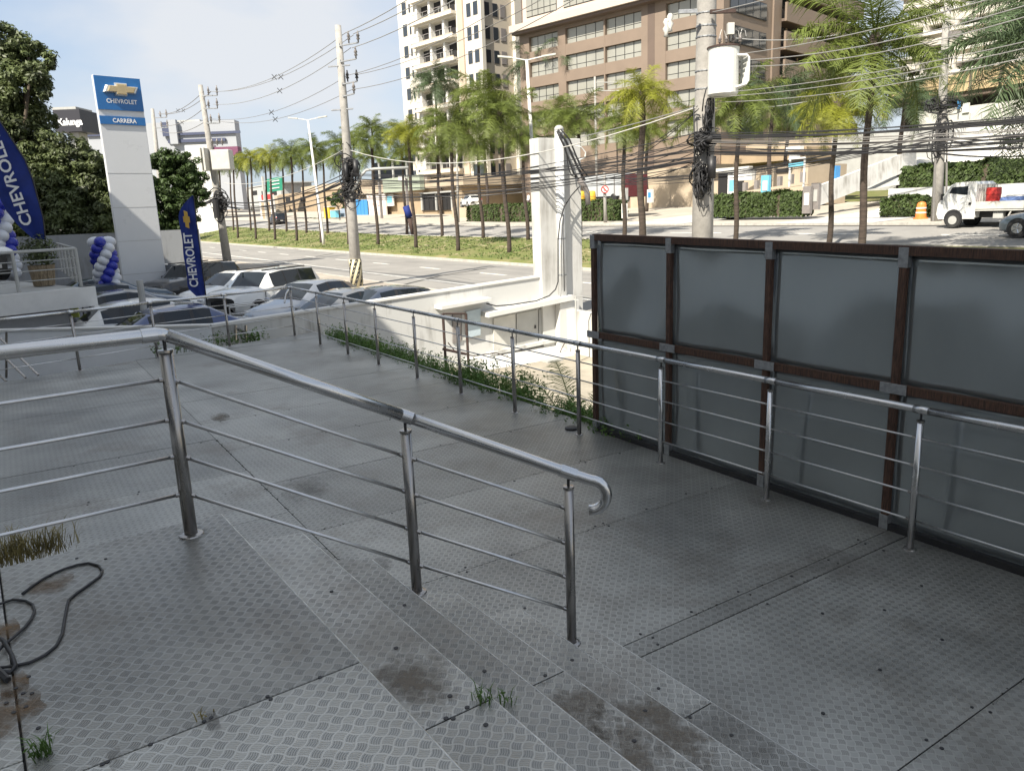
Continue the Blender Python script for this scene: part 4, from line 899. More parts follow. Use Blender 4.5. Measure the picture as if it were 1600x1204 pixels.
# ================================================================== RAISED PLATFORM AT LEFT
pf = thing('display_platform', 'raised display platform with a white fascia behind the deck at the left', 'platform', tuple(atY(60, 470, 19.6)))
def gp_(x, y): return onz(x, y, PZ)
c0 = gp_(141, 450); fl = gp_(-200, 483)
d_ = (fl-c0); d_.z = 0; d_.normalize(); n_ = Vector((d_.y, -d_.x, 0)); n_ = n_ if n_.y > 0 else -n_
def pbox(mb, x0, x1, y0, y1, z0, z1): return mb.box(Vector((c0.x, c0.y, 0)), d_, n_, Z, x0, x1, y0, y1, z0, z1)
pbox(MB(), .0, 14, .04, 9, PZ-.3, PZ).build('floor_slab', M['stone'], pf)
pbox(MB(), -.1, 14, -.08, .03, PZ-.46, PZ+.04).build('fascia', M['white'], pf)
pbox(MB(), .45, 14, .5, 8.8, LZ-.1, PZ-.31).build('base_wall', mat('platform_base', (.42, .42, .42), .8, var=.06), pf)
q = atY(80, 496, 19.4); MB().bw(q.x-.09, q.x+.12, c0.y+.3, c0.y+.34, q.z-.14, q.z+.22).build('notice', mat('lime_notice', (.5, .55, .12), .7), pf)
for dx in (-.55, -.35, .3, .5): MB().bw(q.x+dx-.012, q.x+dx+.012, c0.y+.2, c0.y+.24, q.z-.2, q.z+.2).build('conduit', M['black'], pf)
pr_ = thing('platform_railing', 'grey tubular railing round the raised platform corner', 'railing', tuple(c0))
cor = gp_(127, 447)
def at2(px, d): return cor+d*px
back = (gp_(72, 405)-cor); back.z = 0; back.normalize()
pp = [cor+d_*k for k in (0, 1.5, 3.0, 4.5, 6, 7.5)]; pb = [cor+back*k for k in (1.7, 3.4, 5.1, 6.8, 8.5)]
for p in pp+pb: MB().cyl(p, p+Z*1.0, .045, 8).build('post', M['stone'], pr_)
for ch in (pp, [cor]+pb):
    for a, b in zip(ch, ch[1:]):
        MB().cyl(a+Z*1.0, b+Z*1.0, .038, 8).build('top_rail', M['stone'], pr_)
        for z in (.25, .5, .75): MB().cyl(a+Z*z, b+Z*z, .012, 6).build('rod', M['stone'], pr_)
# planter
pc = gp_(70, 447); pl_ = thing('planter_box', 'weathered wooden planter tub with a bushy plant on the platform', 'planter', tuple(pc))
k = 0
for i in range(10):
    a0, a1 = i*.6283, (i+1)*.6283-.04; mb = MB()
    q = [pc+Vector((math.cos(a)*rr_, math.sin(a)*rr_, z)) for z, rr_ in ((.02, .26), (.58, .33)) for a in (a0, a1)]
    q2 = [pc+Vector((math.cos(a)*(rr_-.03), math.sin(a)*(rr_-.03), z)) for z, rr_ in ((.02, .26), (.58, .33)) for a in (a0, a1)]
    mb.hexa([q[0], q[1], q2[1], q2[0]], [q[2], q[3], q2[3], q2[2]]); mb.build('stave', mat('planter_wood', (.22, .17, .11), .85, var=.4, scale=6, stretch=(8, 8, 1)) if i == 0 else bpy.data.materials['planter_wood'], pl_)
MB().cyl(pc+Z*.5, pc+Z*.52, .30, 16).build('soil', M['bark'], pl_)
mb = MB(); r = random.Random(3); leaves(mb, pc+Z*.95, .5, .5, .5, 900, .06, r, .1); mb.build('plant', M['leafdark'], pl_)
# white car nose at the edge
p = onz(-38, 440, PZ); car('suv', Vector((p.x-1.15, p.y+.2, PZ)), Vector((1, -.25, 0)), 'white', (.72, .72, .70), 'white vehicle nose with black grille showing at the left edge on the platform', name='display_car', group=None, metal=0)
# dark steps railing between the deck and the low wall
sr = thing('ramp_railing', 'thin grey sloping ramp railing between the deck and the low wall at the left', 'railing', tuple(atY(30, 600, 14.6)))
for (a, b) in (((-40, 490), (60, 586)), ((-40, 512), (40, 590)), ((-40, 550), (10, 596))):
    MB().cyl(atY(*a, 15.2), atY(*b, 14.4), .022, 7).build('rail_bar', M['darksteel'], sr)
for x, y0, y1 in ((10, 518, 590), (-30, 500, 590)): MB().cyl(atY(x, y0, 15), atY(x, y1, 15), .022, 7).build('post', M['darksteel'], sr)
for i, (x, y) in enumerate(((365, 505), (386, 508))):
    p = atu(x, y, UW-.03)
# small stair rail seen through a gap beside the corner post
sg_ = thing('lot_stair_rail', 'dark stair rail seen through the gap right of the low wall', 'railing', tuple(atu(380, 520, 16.9)))
for a, b in (((368, 508), (368, 532)), ((384, 508), (384, 530)), ((368, 512), (398, 528))): MB().cyl(atu(*a, UW-.12), atu(*b, UW-.12), .03, 6).build('bar', M['darksteel'], sg_)

# ================================================================== REAR WALL AND TREES, LEFT
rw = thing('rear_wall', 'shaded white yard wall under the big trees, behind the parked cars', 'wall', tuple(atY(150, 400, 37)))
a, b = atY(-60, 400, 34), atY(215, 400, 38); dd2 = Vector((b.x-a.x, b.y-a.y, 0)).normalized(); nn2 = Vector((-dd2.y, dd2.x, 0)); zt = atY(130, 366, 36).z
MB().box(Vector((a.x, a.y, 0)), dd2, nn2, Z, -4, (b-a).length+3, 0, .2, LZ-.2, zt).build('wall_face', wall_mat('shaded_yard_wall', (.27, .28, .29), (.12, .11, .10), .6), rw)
def tr_at(x, Y, zb=LZ): p = atY(x, 400, Y); return Vector((p.x, Y, zb))
def blobs_px(lst, base, Y):
    o = []
    for (x, y, rpx, dy) in lst:
        c = atY(x, y, Y+dy); o.append((c.x-base.x, c.y-base.y, c.z-base.z, rpx*(Y+dy)/FPX))
    return o
b = tr_at(20, 40); tree('broadleaf_tree', b, blobs_px([(10, 70, 34, 0), (45, 90, 34, 0), (5, 140, 48, 0), (46, 130, 34, -1), (20, 200, 52, 0), (-10, 260, 60, 0), (38, 190, 40, 1), (-40, 150, 60, 0), (-50, 60, 50, 2)], b, 40), 60000, .12, M['leafdark'], 'tallest broadleaf tree at the left edge, its top against the sky', seed=21, trunk_r=.35)
b = tr_at(100, 39); tree('broadleaf_tree', b, blobs_px([(68, 242, 38, 0), (112, 250, 36, 0), (148, 262, 32, 0), (85, 290, 48, 0), (130, 300, 48, 0), (165, 300, 36, 0), (60, 330, 44, 0), (110, 340, 40, -1), (155, 345, 38, -1), (30, 340, 46, 0), (30, 270, 45, 0), (178, 345, 22, -1)], b, 39), 80000, .11, M['leafdark'], 'dense broadleaf tree filling the space between the left flag and the totem', seed=22, trunk_r=.3)
b = tr_at(262, 44); tree('broadleaf_tree', b, blobs_px([(262, 255, 26, 0), (285, 262, 26, 0), (300, 280, 24, 0), (265, 300, 30, 0), (285, 320, 30, 0), (258, 345, 28, 0), (275, 365, 24, 0), (245, 380, 22, 0), (250, 285, 20, 0), (310, 300, 18, 0)], b, 44), 42000, .10, M['leafmid'], 'rounded green tree right behind the totem', seed=23, trunk_r=.2)
# ================================================================== UTILITY POLES
def insul(mb, p, h=.28, r=.07):
    mb.tube([p, p+Z*h*.25, p+Z*h*.3, p+Z*h*.5, p+Z*h*.55, p+Z*h*.8, p+Z*h], [r*.4, r*.4, r, r*.45, r, r*.5, r*.35], 8)
def pole(label, base, H, r0, r1, lean=(0, 0)):
    t = thing('utility_pole', label, 'pole', tuple(base), 'concrete power poles along the avenue')
    top = base+Z*H+Vector((lean[0], lean[1], 0)); MB().tube([base-Z*.5, base+(top-base)*.33, base+(top-base)*.66, top], [r0, r0*.67+r1*.33, r0*.33+r1*.67, r1], 16).build('shaft', M['concrete'], t, smooth=True)
    return t, (lambda z: base+(top-base)*((z-base.z)/H))
pA = onz(558, 447, -1.4); zA = atY(528, 40, pA.y).z; P_A, axA = pole('leaning concrete power pole with a striped base in front of the median', pA, zA+1.4, .24, .12, (atY(528, 40, pA.y).x-pA.x, 0))
# striped hazard base
for k in range(7):
    mb = MB()
    pts = []
    for j in range(7):
        an = R(200+k*51.4+j*14); pts.append(pA+Vector((math.cos(an)*.262, math.sin(an)*.262, 0))+Z*(.02+j*.18))
    pts2 = [Vector((pA.x+(q.x-pA.x)*math.cos(.42)-(q.y-pA.y)*math.sin(.42), pA.y+(q.x-pA.x)*math.sin(.42)+(q.y-pA.y)*math.cos(.42), q.z)) for q in pts]
    mb.add(pts+pts2, [(i, i+1, 7+i+1, 7+i) for i in range(6)]); mb.build('hazard_stripe', M['black'], P_A)
MB().cyl(pA, pA+Z*1.1, .252, 20).build('painted_base', mat('cream_base', (.62, .56, .38), .8, var=.15), P_A, smooth=True)
lA = atY(543, 68, pA.y)
for (y, s, m) in ((68, .75, 2), (93, .62, 1), (128, .6, 2), (147, .45, 1)):
    a = atY(528+(y-40)*.074, y, pA.y-.1); e = a+Vector((s, -.1, -.02)); mb = MB(); mb.tube([a, a+Vector((0, -.05, -.1)), e], .03, 6)
    mb.build('cross_arm', M['bracket'], P_A); mb = MB(); insul(mb, e, .42, .075)
    if m == 2: insul(mb, e-Vector((.36, 0, 0)), .42, .07)
    mb.build('insulator', M['ceramic'] if y != 128 else M['black'], P_A, smooth=True)
for y in (104, 172): 
    a = atY(520+(y-40)*.074, y, pA.y-.1); MB().cyl(a-Vector((.3, 0, 0)), a+Vector((.55, 0, .03)), .03, 6).build('cross_arm', M['bracket'], P_A)
a = atY(548, 300, pA.y-.2); mb = MB(); mb.tube([a, atY(556, 292, pA.y-.2), atY(562, 277, pA.y-.2), atY(572, 266, pA.y-.2), atY(585, 264, pA.y-.2), atY(638, 262, pA.y-.2)], .055, 8); mb.build('lamp_arm', M['stone'], P_A, smooth=True)
def tangle(par, c, rx, rz, n, seed, rr=.018, m='cable'):
    r = random.Random(seed); mb = MB()
    for i in range(n):
        pts = []; a0 = r.uniform(0, 6.28); cc = c+Vector((r.gauss(0, rx*.3), -.2+r.gauss(0, .05), r.gauss(0, rz*.4))); ax_ = rx*r.uniform(.3, 1); az_ = rz*r.uniform(.25, .8)
        for j in range(11): t = a0+j*.6; pts.append(cc+Vector((math.cos(t)*ax_, math.sin(t*1.3)*.12, math.sin(t)*az_)))
        mb.tube(pts, rr*r.uniform(.6, 1.3), 5)
    mb.build('cable_coil', M[m], par, smooth=True)
tangle(P_A, atY(548, 268, pA.y), .35, .55, 26, 3)
tangle(P_A, atY(548, 300, pA.y), .45, .45, 22, 4)
c = atY(541, 268, pA.y-.3); MB().cyl(c-Z*.35, c+Z*.35, .09, 12).build('splice_box', M['black'], P_A, smooth=True)
c = atY(556, 262, pA.y-.3); MB().cyl(c-Z*.35, c+Z*.3, .11, 12).build('splice_box', M['black'], P_A, smooth=True)
# second and third poles further along
pB = onz(357, 417, -1.4); tBt = atY(313, 133, pB.y); P_B, axB = pole('second power pole farther left, with a pale transformer and dark splice boxes', pB, tBt.z+1.4, .27, .13, (tBt.x-pB.x, 0))
for (y, s) in ((150, .9), (170, .8), (193, .8)):
    a = atY(313+(y-133)*.155, y, pB.y-.2); e = a+Vector((s, 0, 0)); MB().cyl(a, e, .035, 6).build('cross_arm', M['bracket'], P_B); mb = MB(); insul(mb, e, .55, .08); insul(mb, e-Vector((.5, 0, 0)), .5, .08); mb.build('insulator', M['ceramic'], P_B, smooth=True)
c = atY(342, 247, pB.y-.5); MB().bw(c.x-.35, c.x+.75, c.y-.4, c.y+.4, c.z-.7, c.z+.45).build('transformer_tank', M['offwhite'], P_B, bevel=.06)
for dx in (-.75, -.95): MB().bw(c.x+dx-.05, c.x+dx+.05, c.y-.4, c.y+.4, c.z-.7, c.z+.6).build('cooling_fin', M['offwhite'], P_B)
for k in (-.3, 0, .3): mb = MB(); insul(mb, c+Vector((k, 0, .7)), .4, .09); mb.build('bushing', M['ceramic'], P_B, smooth=True)
tangle(P_B, atY(346, 322, pB.y), .45, .7, 26, 7, .03); c = atY(338, 325, pB.y-.4); MB().cyl(c-Z*.6, c+Z*.5, .2, 10).build('splice_box', M['black'], P_B)
pC = atY(262, 400, 66.); pC.z = -1.4; tCt = atY(238, 170, 66.); P_C, axC = pole('third power pole farthest left, rising behind the totem', pC, tCt.z+1.4, .27, .13, (tCt.x-pC.x, 0))
for (y, s) in ((184, 1.), (200, 1.)):
    a = atY(240+(y-170)*.1, y, 66); e = a+Vector((s, 0, 0)); MB().cyl(a, e, .04, 6).build('cross_arm', M['bracket'], P_C); mb = MB(); insul(mb, e, .6, .1); insul(mb, e-Vector((.5, 0, 0)), .5, .1); mb.build('insulator', M['ceramic'], P_C)
# big near pole with transformer
pD = atv(1098, 345, 12.2); pD.z = -1.4; YD = pD.y; P_D, axD = pole('big near power pole carrying the white transformer behind the grey fence', pD, 12.3, .235, .15, (0, 0))
def D(x, y, dy=0): return atY(x, y, YD+dy)
for y, a0, a1, th in ((25, 1055, 1083, .05), (25, 1103, 1142, .05)):
    MB().box(D(a0, y), Vector((1, 0, 0)), Vector((0, 1, 0)), Z, 0, (D(a1, y)-D(a0, y)).x, -.35, -.28, -.035, .035).build('cross_arm', M['rust'] if a0 > 1100 else M['bracket'], P_D)
for y in (23, 43, 60, 113, 141): z = D(1095, y).z; rr = .235-(z+1.4)*.0069; MB().tube([Vector((pD.x, pD.y, z)), Vector((pD.x+.0, pD.y, z+.022))], rr+.012, 18).build('band', M['bracket'], P_D)
mb = MB()
for x, y in ((1047, 32), (1041, 40)):
    p = D(x, y, -.35); mb.tube([p+Z*.12, p+Z*.06, p, p-Z*.06, p-Z*.14, p-Z*.2], [.03, .065, .03, .07, .035, .05], 8)
mb.build('cutout_fuse', M['offwhite'], P_D, smooth=True)
c = D(1130, 110, -.45); hh = (D(1130, 76, -.45).z-D(1130, 150, -.45).z)/2; zc = (D(1130, 76, -.45).z+D(1130, 150, -.45).z)/2; c.z = zc
tk = mat('transformer_white', (.66, .66, .62), .45, var=.05, scale=3)
MB().tube([c-Z*hh, c-Z*(hh-.03), c+Z*(hh-.04), c+Z*hh], [.26, .29, .29, .30], 28).build('transformer_tank', tk, P_D, smooth=False)
MB().tube([c+Z*hh, c+Z*(hh+.03), c+Z*(hh+.05)], [.315, .315, .24], 24).build('tank_lid', M['rust'], P_D)
for k in range(7):
    x0 = c.x+.26+k*.0; yy = c.y-.24+k*.075
    mb = MB(); mb.tube([Vector((c.x+.20, yy, zc+hh*.62)), Vector((c.x+.38, yy, zc+hh*.60)), Vector((c.x+.42, yy, zc+hh*.5)), Vector((c.x+.42, yy, zc-hh*.45)), Vector((c.x+.38, yy, zc-hh*.6)), Vector((c.x+.18, yy, zc-hh*.72))], .024, 6)
    mb.build('cooling_tube', tk, P_D, smooth=True)
for k in range(4):
    q = c+Vector((-.1+k*.13, -.08, hh+.05)); mb = MB(); insul(mb, q, .17, .04); mb.build('bushing', M['ceramic'], P_D, smooth=True)
    MB().tube([q+Z*.17, q+Z*.27+Vector((.03, 0, 0)), q+Z*.24+Vector((.09, 0, 0)), q+Z*.14+Vector((.11, 0, 0))], .008, 5).build('lead_wire', M['wire'], P_D)
MB().bw(c.x+.02, c.x+.14, c.y-.2, c.y-.1, D(1140, 57, -.45).z, D(1140, 39, -.45).z).build('control_box', M['offwhite'], P_D)
for y in (106, 138): a = D(1107, y, -.2); MB().bw(pD.x+.1, c.x-.2, pD.y-.3, pD.y-.2, a.z-.03, a.z+.03).build('mounting_lug', tk, P_D)
tangle(P_D, D(1096, 222, -.1), .24, .18, 34, 9, .014); tangle(P_D, D(1092, 285, -.1), .17, .3, 40, 10, .012); tangle(P_D, D(1103, 190, -.1), .1, .45, 12, 12, .012)
c = D(1112, 262, -.35); MB().cyl(c-Z*.21, c+Z*.22, .085, 14).build('splice_box', M['black'], P_D, smooth=True); c = D(1108, 218, -.35)
MB().cyl(c-Vector((.22, 0, 0)), c+Vector((.22, 0, .03)), .075, 12).build('splice_box', M['black'], P_D, smooth=True)
for k, (x0, x1) in enumerate(((1084, 1086), (1102, 1107), (1107, 1110))): MB().tube([D(x0, 165, -.26), D((x0+x1)/2, 215, -.3), D(x1, 300, -.26)], .014, 6).build('down_cable', M['cable'], P_D, smooth=True)
# pole on the far pavement at the right
pE = atv(1463, 348, 39.2); pE.z = Hg(pE.x, pE.y)+.1; tE = atY(1481, -10, pE.y); P_E, axE = pole('pale power pole across the avenue, beside the white flatbed truck', pE, tE.z-pE.z, .26, .15, (tE.x-pE.x, 0))
tangle(P_E, atY(1466, 215, pE.y), .35, .9, 30, 14, .03); tangle(P_E, atY(1466, 165, pE.y), .8, .4, 24, 15, .02)
c = atY(1493, 55, pE.y-.4); MB().bw(c.x-.3, c.x+.3, c.y-.1, c.y+.1, c.z-.18, c.z+.18).build('control_box', M['ceramic'], P_E)
for k in (-.25, .25): MB().cyl(pE+Vector((k*1.3, -.3, 0)), atY(1466, 200, pE.y)+Vector((k, -.3, 0)), .05, 6).build('conduit', M['wiregrey'], P_E)
# smaller street poles on the far pavement
def spole(x, yb, yt, v, label, sign=None, arm=None, r=.14):
    b = atv(x, yb, v); b.z = Hg(b.x, b.y)+.05; tp = atY(x-(yb-yt)*.02, yt, b.y); t = thing('street_pole', label, 'pole', tuple(b)); MB().tube([b, Vector((tp.x, b.y, tp.z))], r, 10, True, r*.7).build('shaft', M['concrete'], t, smooth=True)
    if arm:
        for y in arm: a = atY(x-8, y, b.y); c = atY(x+40, y, b.y); MB().cyl(atY(x-4, y, b.y), atY(x+42, y, b.y), .05, 6).build('cross_arm', M['stone'], t)
    return t, b
t, b = spole(946, 353, 270, 40, 'short concrete pole carrying a round no-parking sign before the left hedge')
q = atY(945, 296, b.y-.2); MB().cyl(q, q-Vector((0, .02, 0)), .30, 20).build('sign_disc', M['white'], t)
mb = MB(); n = 20
for i in range(n):
    a0, a1 = i*2*math.pi/n, (i+1)*2*math.pi/n; P = lambda a, rr: q+Vector((math.cos(a)*rr, -.024, math.sin(a)*rr)); mb.add([P(a0, .22), P(a1, .22), P(a1, .30), P(a0, .30)], [(0, 1, 2, 3)])
mb.add([q+Vector((-.21, -.026, .15)), q+Vector((-.15, -.026, .21)), q+Vector((.21, -.026, -.15)), q+Vector((.15, -.026, -.21))], [(0, 1, 2, 3)])
mb.build('red_ring', M['red'], t); text('E', .26, M['black'], t, q+Vector((0, -.022, 0)), Vector((1, 0, 0)), Z, 'letter_e', .001)
spole(933, 300, 120, 55, 'slim concrete pole with two cross arms behind the yellow palm', arm=(129, 142), r=.16)
spole(716, 345, 205, 40.5, 'grey pole on the far pavement left of the parked white hatchback', r=.14)

# ================================================================== LAMP POSTS
def lamp(label, xb, yb, xt, yt, arms, r=.13, base=None):
    b = g(xb, yb) if base is None else base; t = thing('street_lamp', label, 'street lamp', tuple(b)); tp = atY(xt, yt, b.y)
    MB().tube([b, b+Z*1, tp], [r*1.1, r, r*.6], 12).build('lamp_post', M['white'] if arms > 1 else M['stone'], t, smooth=True)
    for k in ((-1, 1) if arms > 1 else (-1,)):
        e = tp+Vector((k*.9, 0, .12)); MB().tube([tp-Z*.05, tp+Vector((k*.35, 0, .02)), e], .035, 6).build('arm', M['white'], t); MB().box(e, Vector((k, 0, .12)).normalized(), Vector((0, 1, 0)), Z, -.05, .75, -.14, .14, -.04, .05).build('lamp_head', M['offwhite'], t)
lamp('white double-headed street lamp on the median, left of the white column', 840, 388, 823, 93, 2)
lamp('white street lamp far along the median left of the striped pole', 506, 384, 481, 187, 2)

# ================================================================== WIRES
WC = [0]
def span(mb, a, b, sag, r, n=14, k=5):
    mb.tube([a.lerp(b, i/n)-Z*(4*sag*(i/n)*(1-i/n)) for i in range(n+1)], r, k, False)
def wires(label, prs, r, m, part='wire', sep=None, group=None):
    c = prs[0][0].lerp(prs[0][1], .5); t = thing('overhead_line', label, 'cable', tuple(c), group)
    for a, b, s in prs:
        mb = MB(); span(mb, a, b, s, r); mb.build(part, M[m], t, smooth=True)
        if sep:
            p = a.lerp(b, sep)-Z*(4*s*sep*(1-sep)); mb = MB()
            for an in range(4): e = Vector((math.cos(an*1.57+.7)*.16, 0, math.sin(an*1.57+.7)*.16)); mb.cyl(p, p+e, .016, 5)
            mb.build('spacer', M['black'], t)
    return t
A_ = lambda x, y: atY(x, y, pA.y-.1); B_ = lambda x, y: atY(x, y, pB.y-.2); C_ = lambda x, y: atY(x, y, 66)
Dz = lambda dx, z: Vector((pD.x+dx, pD.y-.3, z))
wires('bright high-voltage lines rising right from the top of the striped-base pole', [(A_(539, 52), Dz(.1, 9.6), .55), (A_(552, 53), Dz(.5, 9.3), .55), (A_(550, 75), Dz(.4, 8.7), .55)], .016, 'wire', 'wire', .62)
wires('second tier of pale lines rising right from the striped-base pole', [(A_(543, 118), Dz(.1, 7.6), .55), (A_(556, 117), Dz(.4, 7.3), .55), (A_(550, 140), Dz(.3, 6.9), .6)], .011, 'wiregrey', 'wire')
wires('upper lines between the striped-base pole and the pole with the pale transformer', [(A_(539, 52), B_(325, 143), .6), (A_(552, 55), B_(333, 143), .55), (A_(548, 75), B_(333, 163), .6)], .014, 'wire', 'wire', .42)
wires('lower pair of lines between the striped-base pole and the transformer pole', [(A_(543, 118), B_(325, 185), .6), (A_(550, 140), B_(330, 187), .6)], .011, 'wiregrey', 'wire', .45)
wires('lines between the transformer pole and the farthest left pole', [(B_(318, 143), C_(247, 178), .4), (B_(330, 143), C_(253, 178), .4), (B_(325, 163), C_(253, 196), .4), (B_(325, 187), C_(250, 205), .4)], .02, 'wiregrey', 'wire', .5)
rr = random.Random(8)
def bundle(label, fa, fb, n, jit, sag, r=.014, m='cable', part='cable'):
    prs = []
    for i in range(n):
        a = fa+Vector((0, 0, rr.uniform(-jit, jit))); b = fb+Vector((0, 0, rr.uniform(-jit, jit))); prs.append((a, b, sag*rr.uniform(.7, 1.3)))
    return wires(label, prs, r, m, part)
bundle('dark tangle of telephone cables between the near pole and the striped-base pole', D(1090, 232, -.3), atY(548, 282, pA.y-.2), 11, .3, .25, .010)
bundle('lower black cables from the near pole to the striped-base pole, passing the white column', D(1088, 262, -.3), atY(550, 304, pA.y-.2), 5, .18, .3, .010)
bundle('telephone cables between the striped-base pole and the transformer pole', atY(546, 275, pA.y-.2), atY(350, 318, pB.y-.2), 6, .2, .5, .02)
bundle('low cables between the striped-base pole and the transformer pole', atY(548, 300, pA.y-.2), atY(348, 334, pB.y-.2), 3, .15, .35, .018)
bundle('cables leaving the transformer pole towards the left trees', atY(346, 300, pB.y-.2), atY(225, 330, 60), 6, .4, .4, .03)
t = wires('single pale service wire drooping between the poles above the palms', [(atY(548, 235, pA.y-.2), D(1088, 168, -.3), .75), (atY(540, 232, pA.y-.2), atY(350, 286, pB.y-.2), .5), (atY(345, 288, pB.y), atY(225, 240, 60), .6)], .013, 'offwhite', 'wire')
cs = lambda y: atu(908, y, UW-.3)
wires('cables fanning from the white column up to the near pole', [(cs(214), D(1090, 166, -.3), .02)], .011, 'wire')
wires('black drop cables from the near pole down to the white column', [(cs(262), D(1092, 170, -.3), .28), (cs(270), D(1090, 172, -.3), .32), (cs(268), D(1090, 214, -.3), .1), (cs(276), D(1090, 224, -.3), .12), (cs(280), D(1090, 236, -.3), .16), (cs(268), D(1090, 244, -.3), .1), (cs(284), D(1088, 252, -.3), .22), (cs(292), D(1088, 256, -.3), .08)], .0085, 'cable')
# from the near pole to the right, out of view
E2 = lambda y: atY(1700, y, 10.6)
wires('bright low-voltage lines running right from the white transformer', [(D(1165, 94, -.3), E2(-22), .18), (D(1165, 104, -.3), E2(-4), .2), (D(1160, 84, -.3), E2(-48), .12), (D(1110, 20, -.3), E2(-170), .12)], .008, 'wire')
wires('three pale lines running right from below the transformer', [(D(1112, 146, -.3), E2(42), .12), (D(1112, 152, -.3), E2(52), .14), (D(1112, 160, -.3), E2(66), .17)], .0065, 'wire')
bundle('upper black telephone cables from the near pole to the right edge', D(1105, 212, -.3), E2(178), 8, .05, .08, .009)
bundle('middle grey cables from the near pole to the right edge', D(1105, 222, -.3), E2(196), 5, .08, .08, .006, 'wiregrey')
wires('thick black cable strand from the near pole to the right edge', [(D(1108, 222, -.3), E2(202), .1), (D(1108, 238, -.3), E2(226), .06)], .018, 'cable')
bundle('sagging thin cables from the near pole to the right edge', D(1105, 234, -.3), E2(208), 9, .09, .12, .007)
# lines along the far pavement
FE = lambda x, y: atv(x, y, 39.0)
bundle('telephone cables along the far pavement left of the pale pole', atY(1464, 214, pE.y-.3), FE(946, 285), 8, .35, .6, .022, 'cable')
bundle('black looped cables along the far pavement right of the pale pole', atY(1468, 215, pE.y-.3), FE(1720, 205), 4, .25, .35, .028)
bundle('low thick cable along the far pavement right of the pale pole', atY(1468, 238, pE.y-.3), FE(1720, 224), 2, .15, .25, .03)
wires('bright lines above the far pavement on the pale pole', [(atY(1480, 5, pE.y-.3), FE(1750, -60), .4), (atY(1480, 30, pE.y-.3), FE(1750, -30), .4), (atY(1478, 92, pE.y-.3), FE(1750, 30), .4), (atY(1478, 92, pE.y-.3), FE(1100, 168), .8), (atY(1480, 10, pE.y-.3), FE(1150, 60), .6)], .03, 'wire')
bundle('telephone cables along the far pavement between the sign pole and the shops', FE(946, 285), FE(560, 300), 3, .25, .6, .018, 'wiregrey')

# ================================================================== PALMS
FR = {}
for key, m in (('g', M['palm']), ('y', M['palmy']), ('d', M['palmd'])):
    FR[key] = [frond_mesh('frond', 2.6, dr, 84, 0.021, .66, random.Random(70+i), m, rs, .6) for i, (dr, rs) in enumerate(((1.0, .5), (1.15, .4), (.85, .75), (1.3, .25)))]
def trunk_mesh(h, r):
    mb = MB(); n = int(h/.35)+2; pts = [Vector((.05*math.sin(i*.5), 0, h*i/(n-1))) for i in range(n)]
    mb.tube(pts, [r*(1.12 if i == 0 else 1.0)*(1-.28*i/(n-1))*(1+.05*(i % 2)) for i in range(n)], 9); me = bpy.data.meshes.new('trunk'); me.from_pydata([Vector(p) for p in mb.v], [], mb.f); me.materials.append(M['trunk']); me.shade_smooth(); return me
TM = trunk_mesh(6.0, .13)
def crown_mesh(key, seed, n=27):
    r = random.Random(seed); me = bpy.data.meshes.new('crown'); vs, fs = [], []
    for i in range(n):
        a = i*2.399+r.uniform(-.2, .2); f = FR[key][i % 4]; q = Matrix.Rotation(a, 4, 'Z') @ Matrix.Rotation(R(-(34-62*(i/n))+r.uniform(-12, 12)), 4, 'Y'); q = q @ Matrix.Scale(r.uniform(.8, 1.1), 4)
        b = len(vs); vs += [q @ v.co for v in f.vertices]; fs += [tuple(k+b for k in p.vertices) for p in f.polygons]
    me.from_pydata(vs, [], fs); me.materials.append(f.materials[0]); me.update(); return me
CM = {k: [crown_mesh(k, 100+i) for i in range(3)] for k in ('g', 'y', 'd')}
pr2 = random.Random(77)
def palm(base, th, s, key, label, near=False, r=1., group=None, cat='palm', tilt=(0, 0)):
    t = thing('palm_tree', label, cat, tuple(base), group, 0); tk_ = place('trunk', TM, t, Vector(base)); tk_.scale = (r, r, th/6.0)
    rz = pr2.uniform(0, 6.28); tk_.rotation_euler = (tilt[0], tilt[1], rz*0)
    top = Vector(base)+Vector((math.sin(tilt[1])*th+.05*math.sin(17*.5), -math.sin(tilt[0])*th, th*.995))
    if near:
        for i in range(30):
            o = place('frond', FR[key][i % 4], t, top+Z*.1); o.rotation_euler = (0, R(-(36-72*(i/30))+pr2.uniform(-10, 10)), i*2.399+rz); k = s*pr2.uniform(.85, 1.1); o.scale = (k, k, k)
        MB().ball(top+Z*.05, .26*s, .8, .8, 1.6, 8, 6).build('crown_shaft', M['trunk'], t, smooth=True)
        return t
    o = place('crown', CM[key][pr2.randrange(3)], t, top); o.rotation_euler = (0, 0, rz); o.scale = (s, s, s*pr2.uniform(.9, 1.1)); return t
GN, GF = 'palms in the near row of the median', 'palms in the far row of the median'
near = [(350, 372, 'tiny'), (372, 373, ''), (400, 375, ''), (430, 376, ''), (464, 378, ''), (502, 381, ''), (545, 383, ''), (591, 384, ''), (650, 389, ''), (716, 394, ''), (796, 397, '')]
lblN = ['near-row median palm farthest left, just right of the transformer pole', 'near-row median palm, second from the transformer pole', 'near-row median palm left of the green road sign', 'near-row median palm standing before the dark far car', 'near-row median palm right of the dark far car', 'near-row median palm beside the distant white street lamp', 'near-row median palm hidden behind the striped-base pole', 'near-row median palm right of the striped-base pole, before the pink mural', 'near-row median palm leaning next to the blue bundle tied to its neighbour', 'near-row median palm with bushy crown before the dark garage', 'near-row median palm left of the double street lamp with a tall crown']
tops = [256, 251, 246, 241, 237, 232, 226, 219, 210, 198, 182]
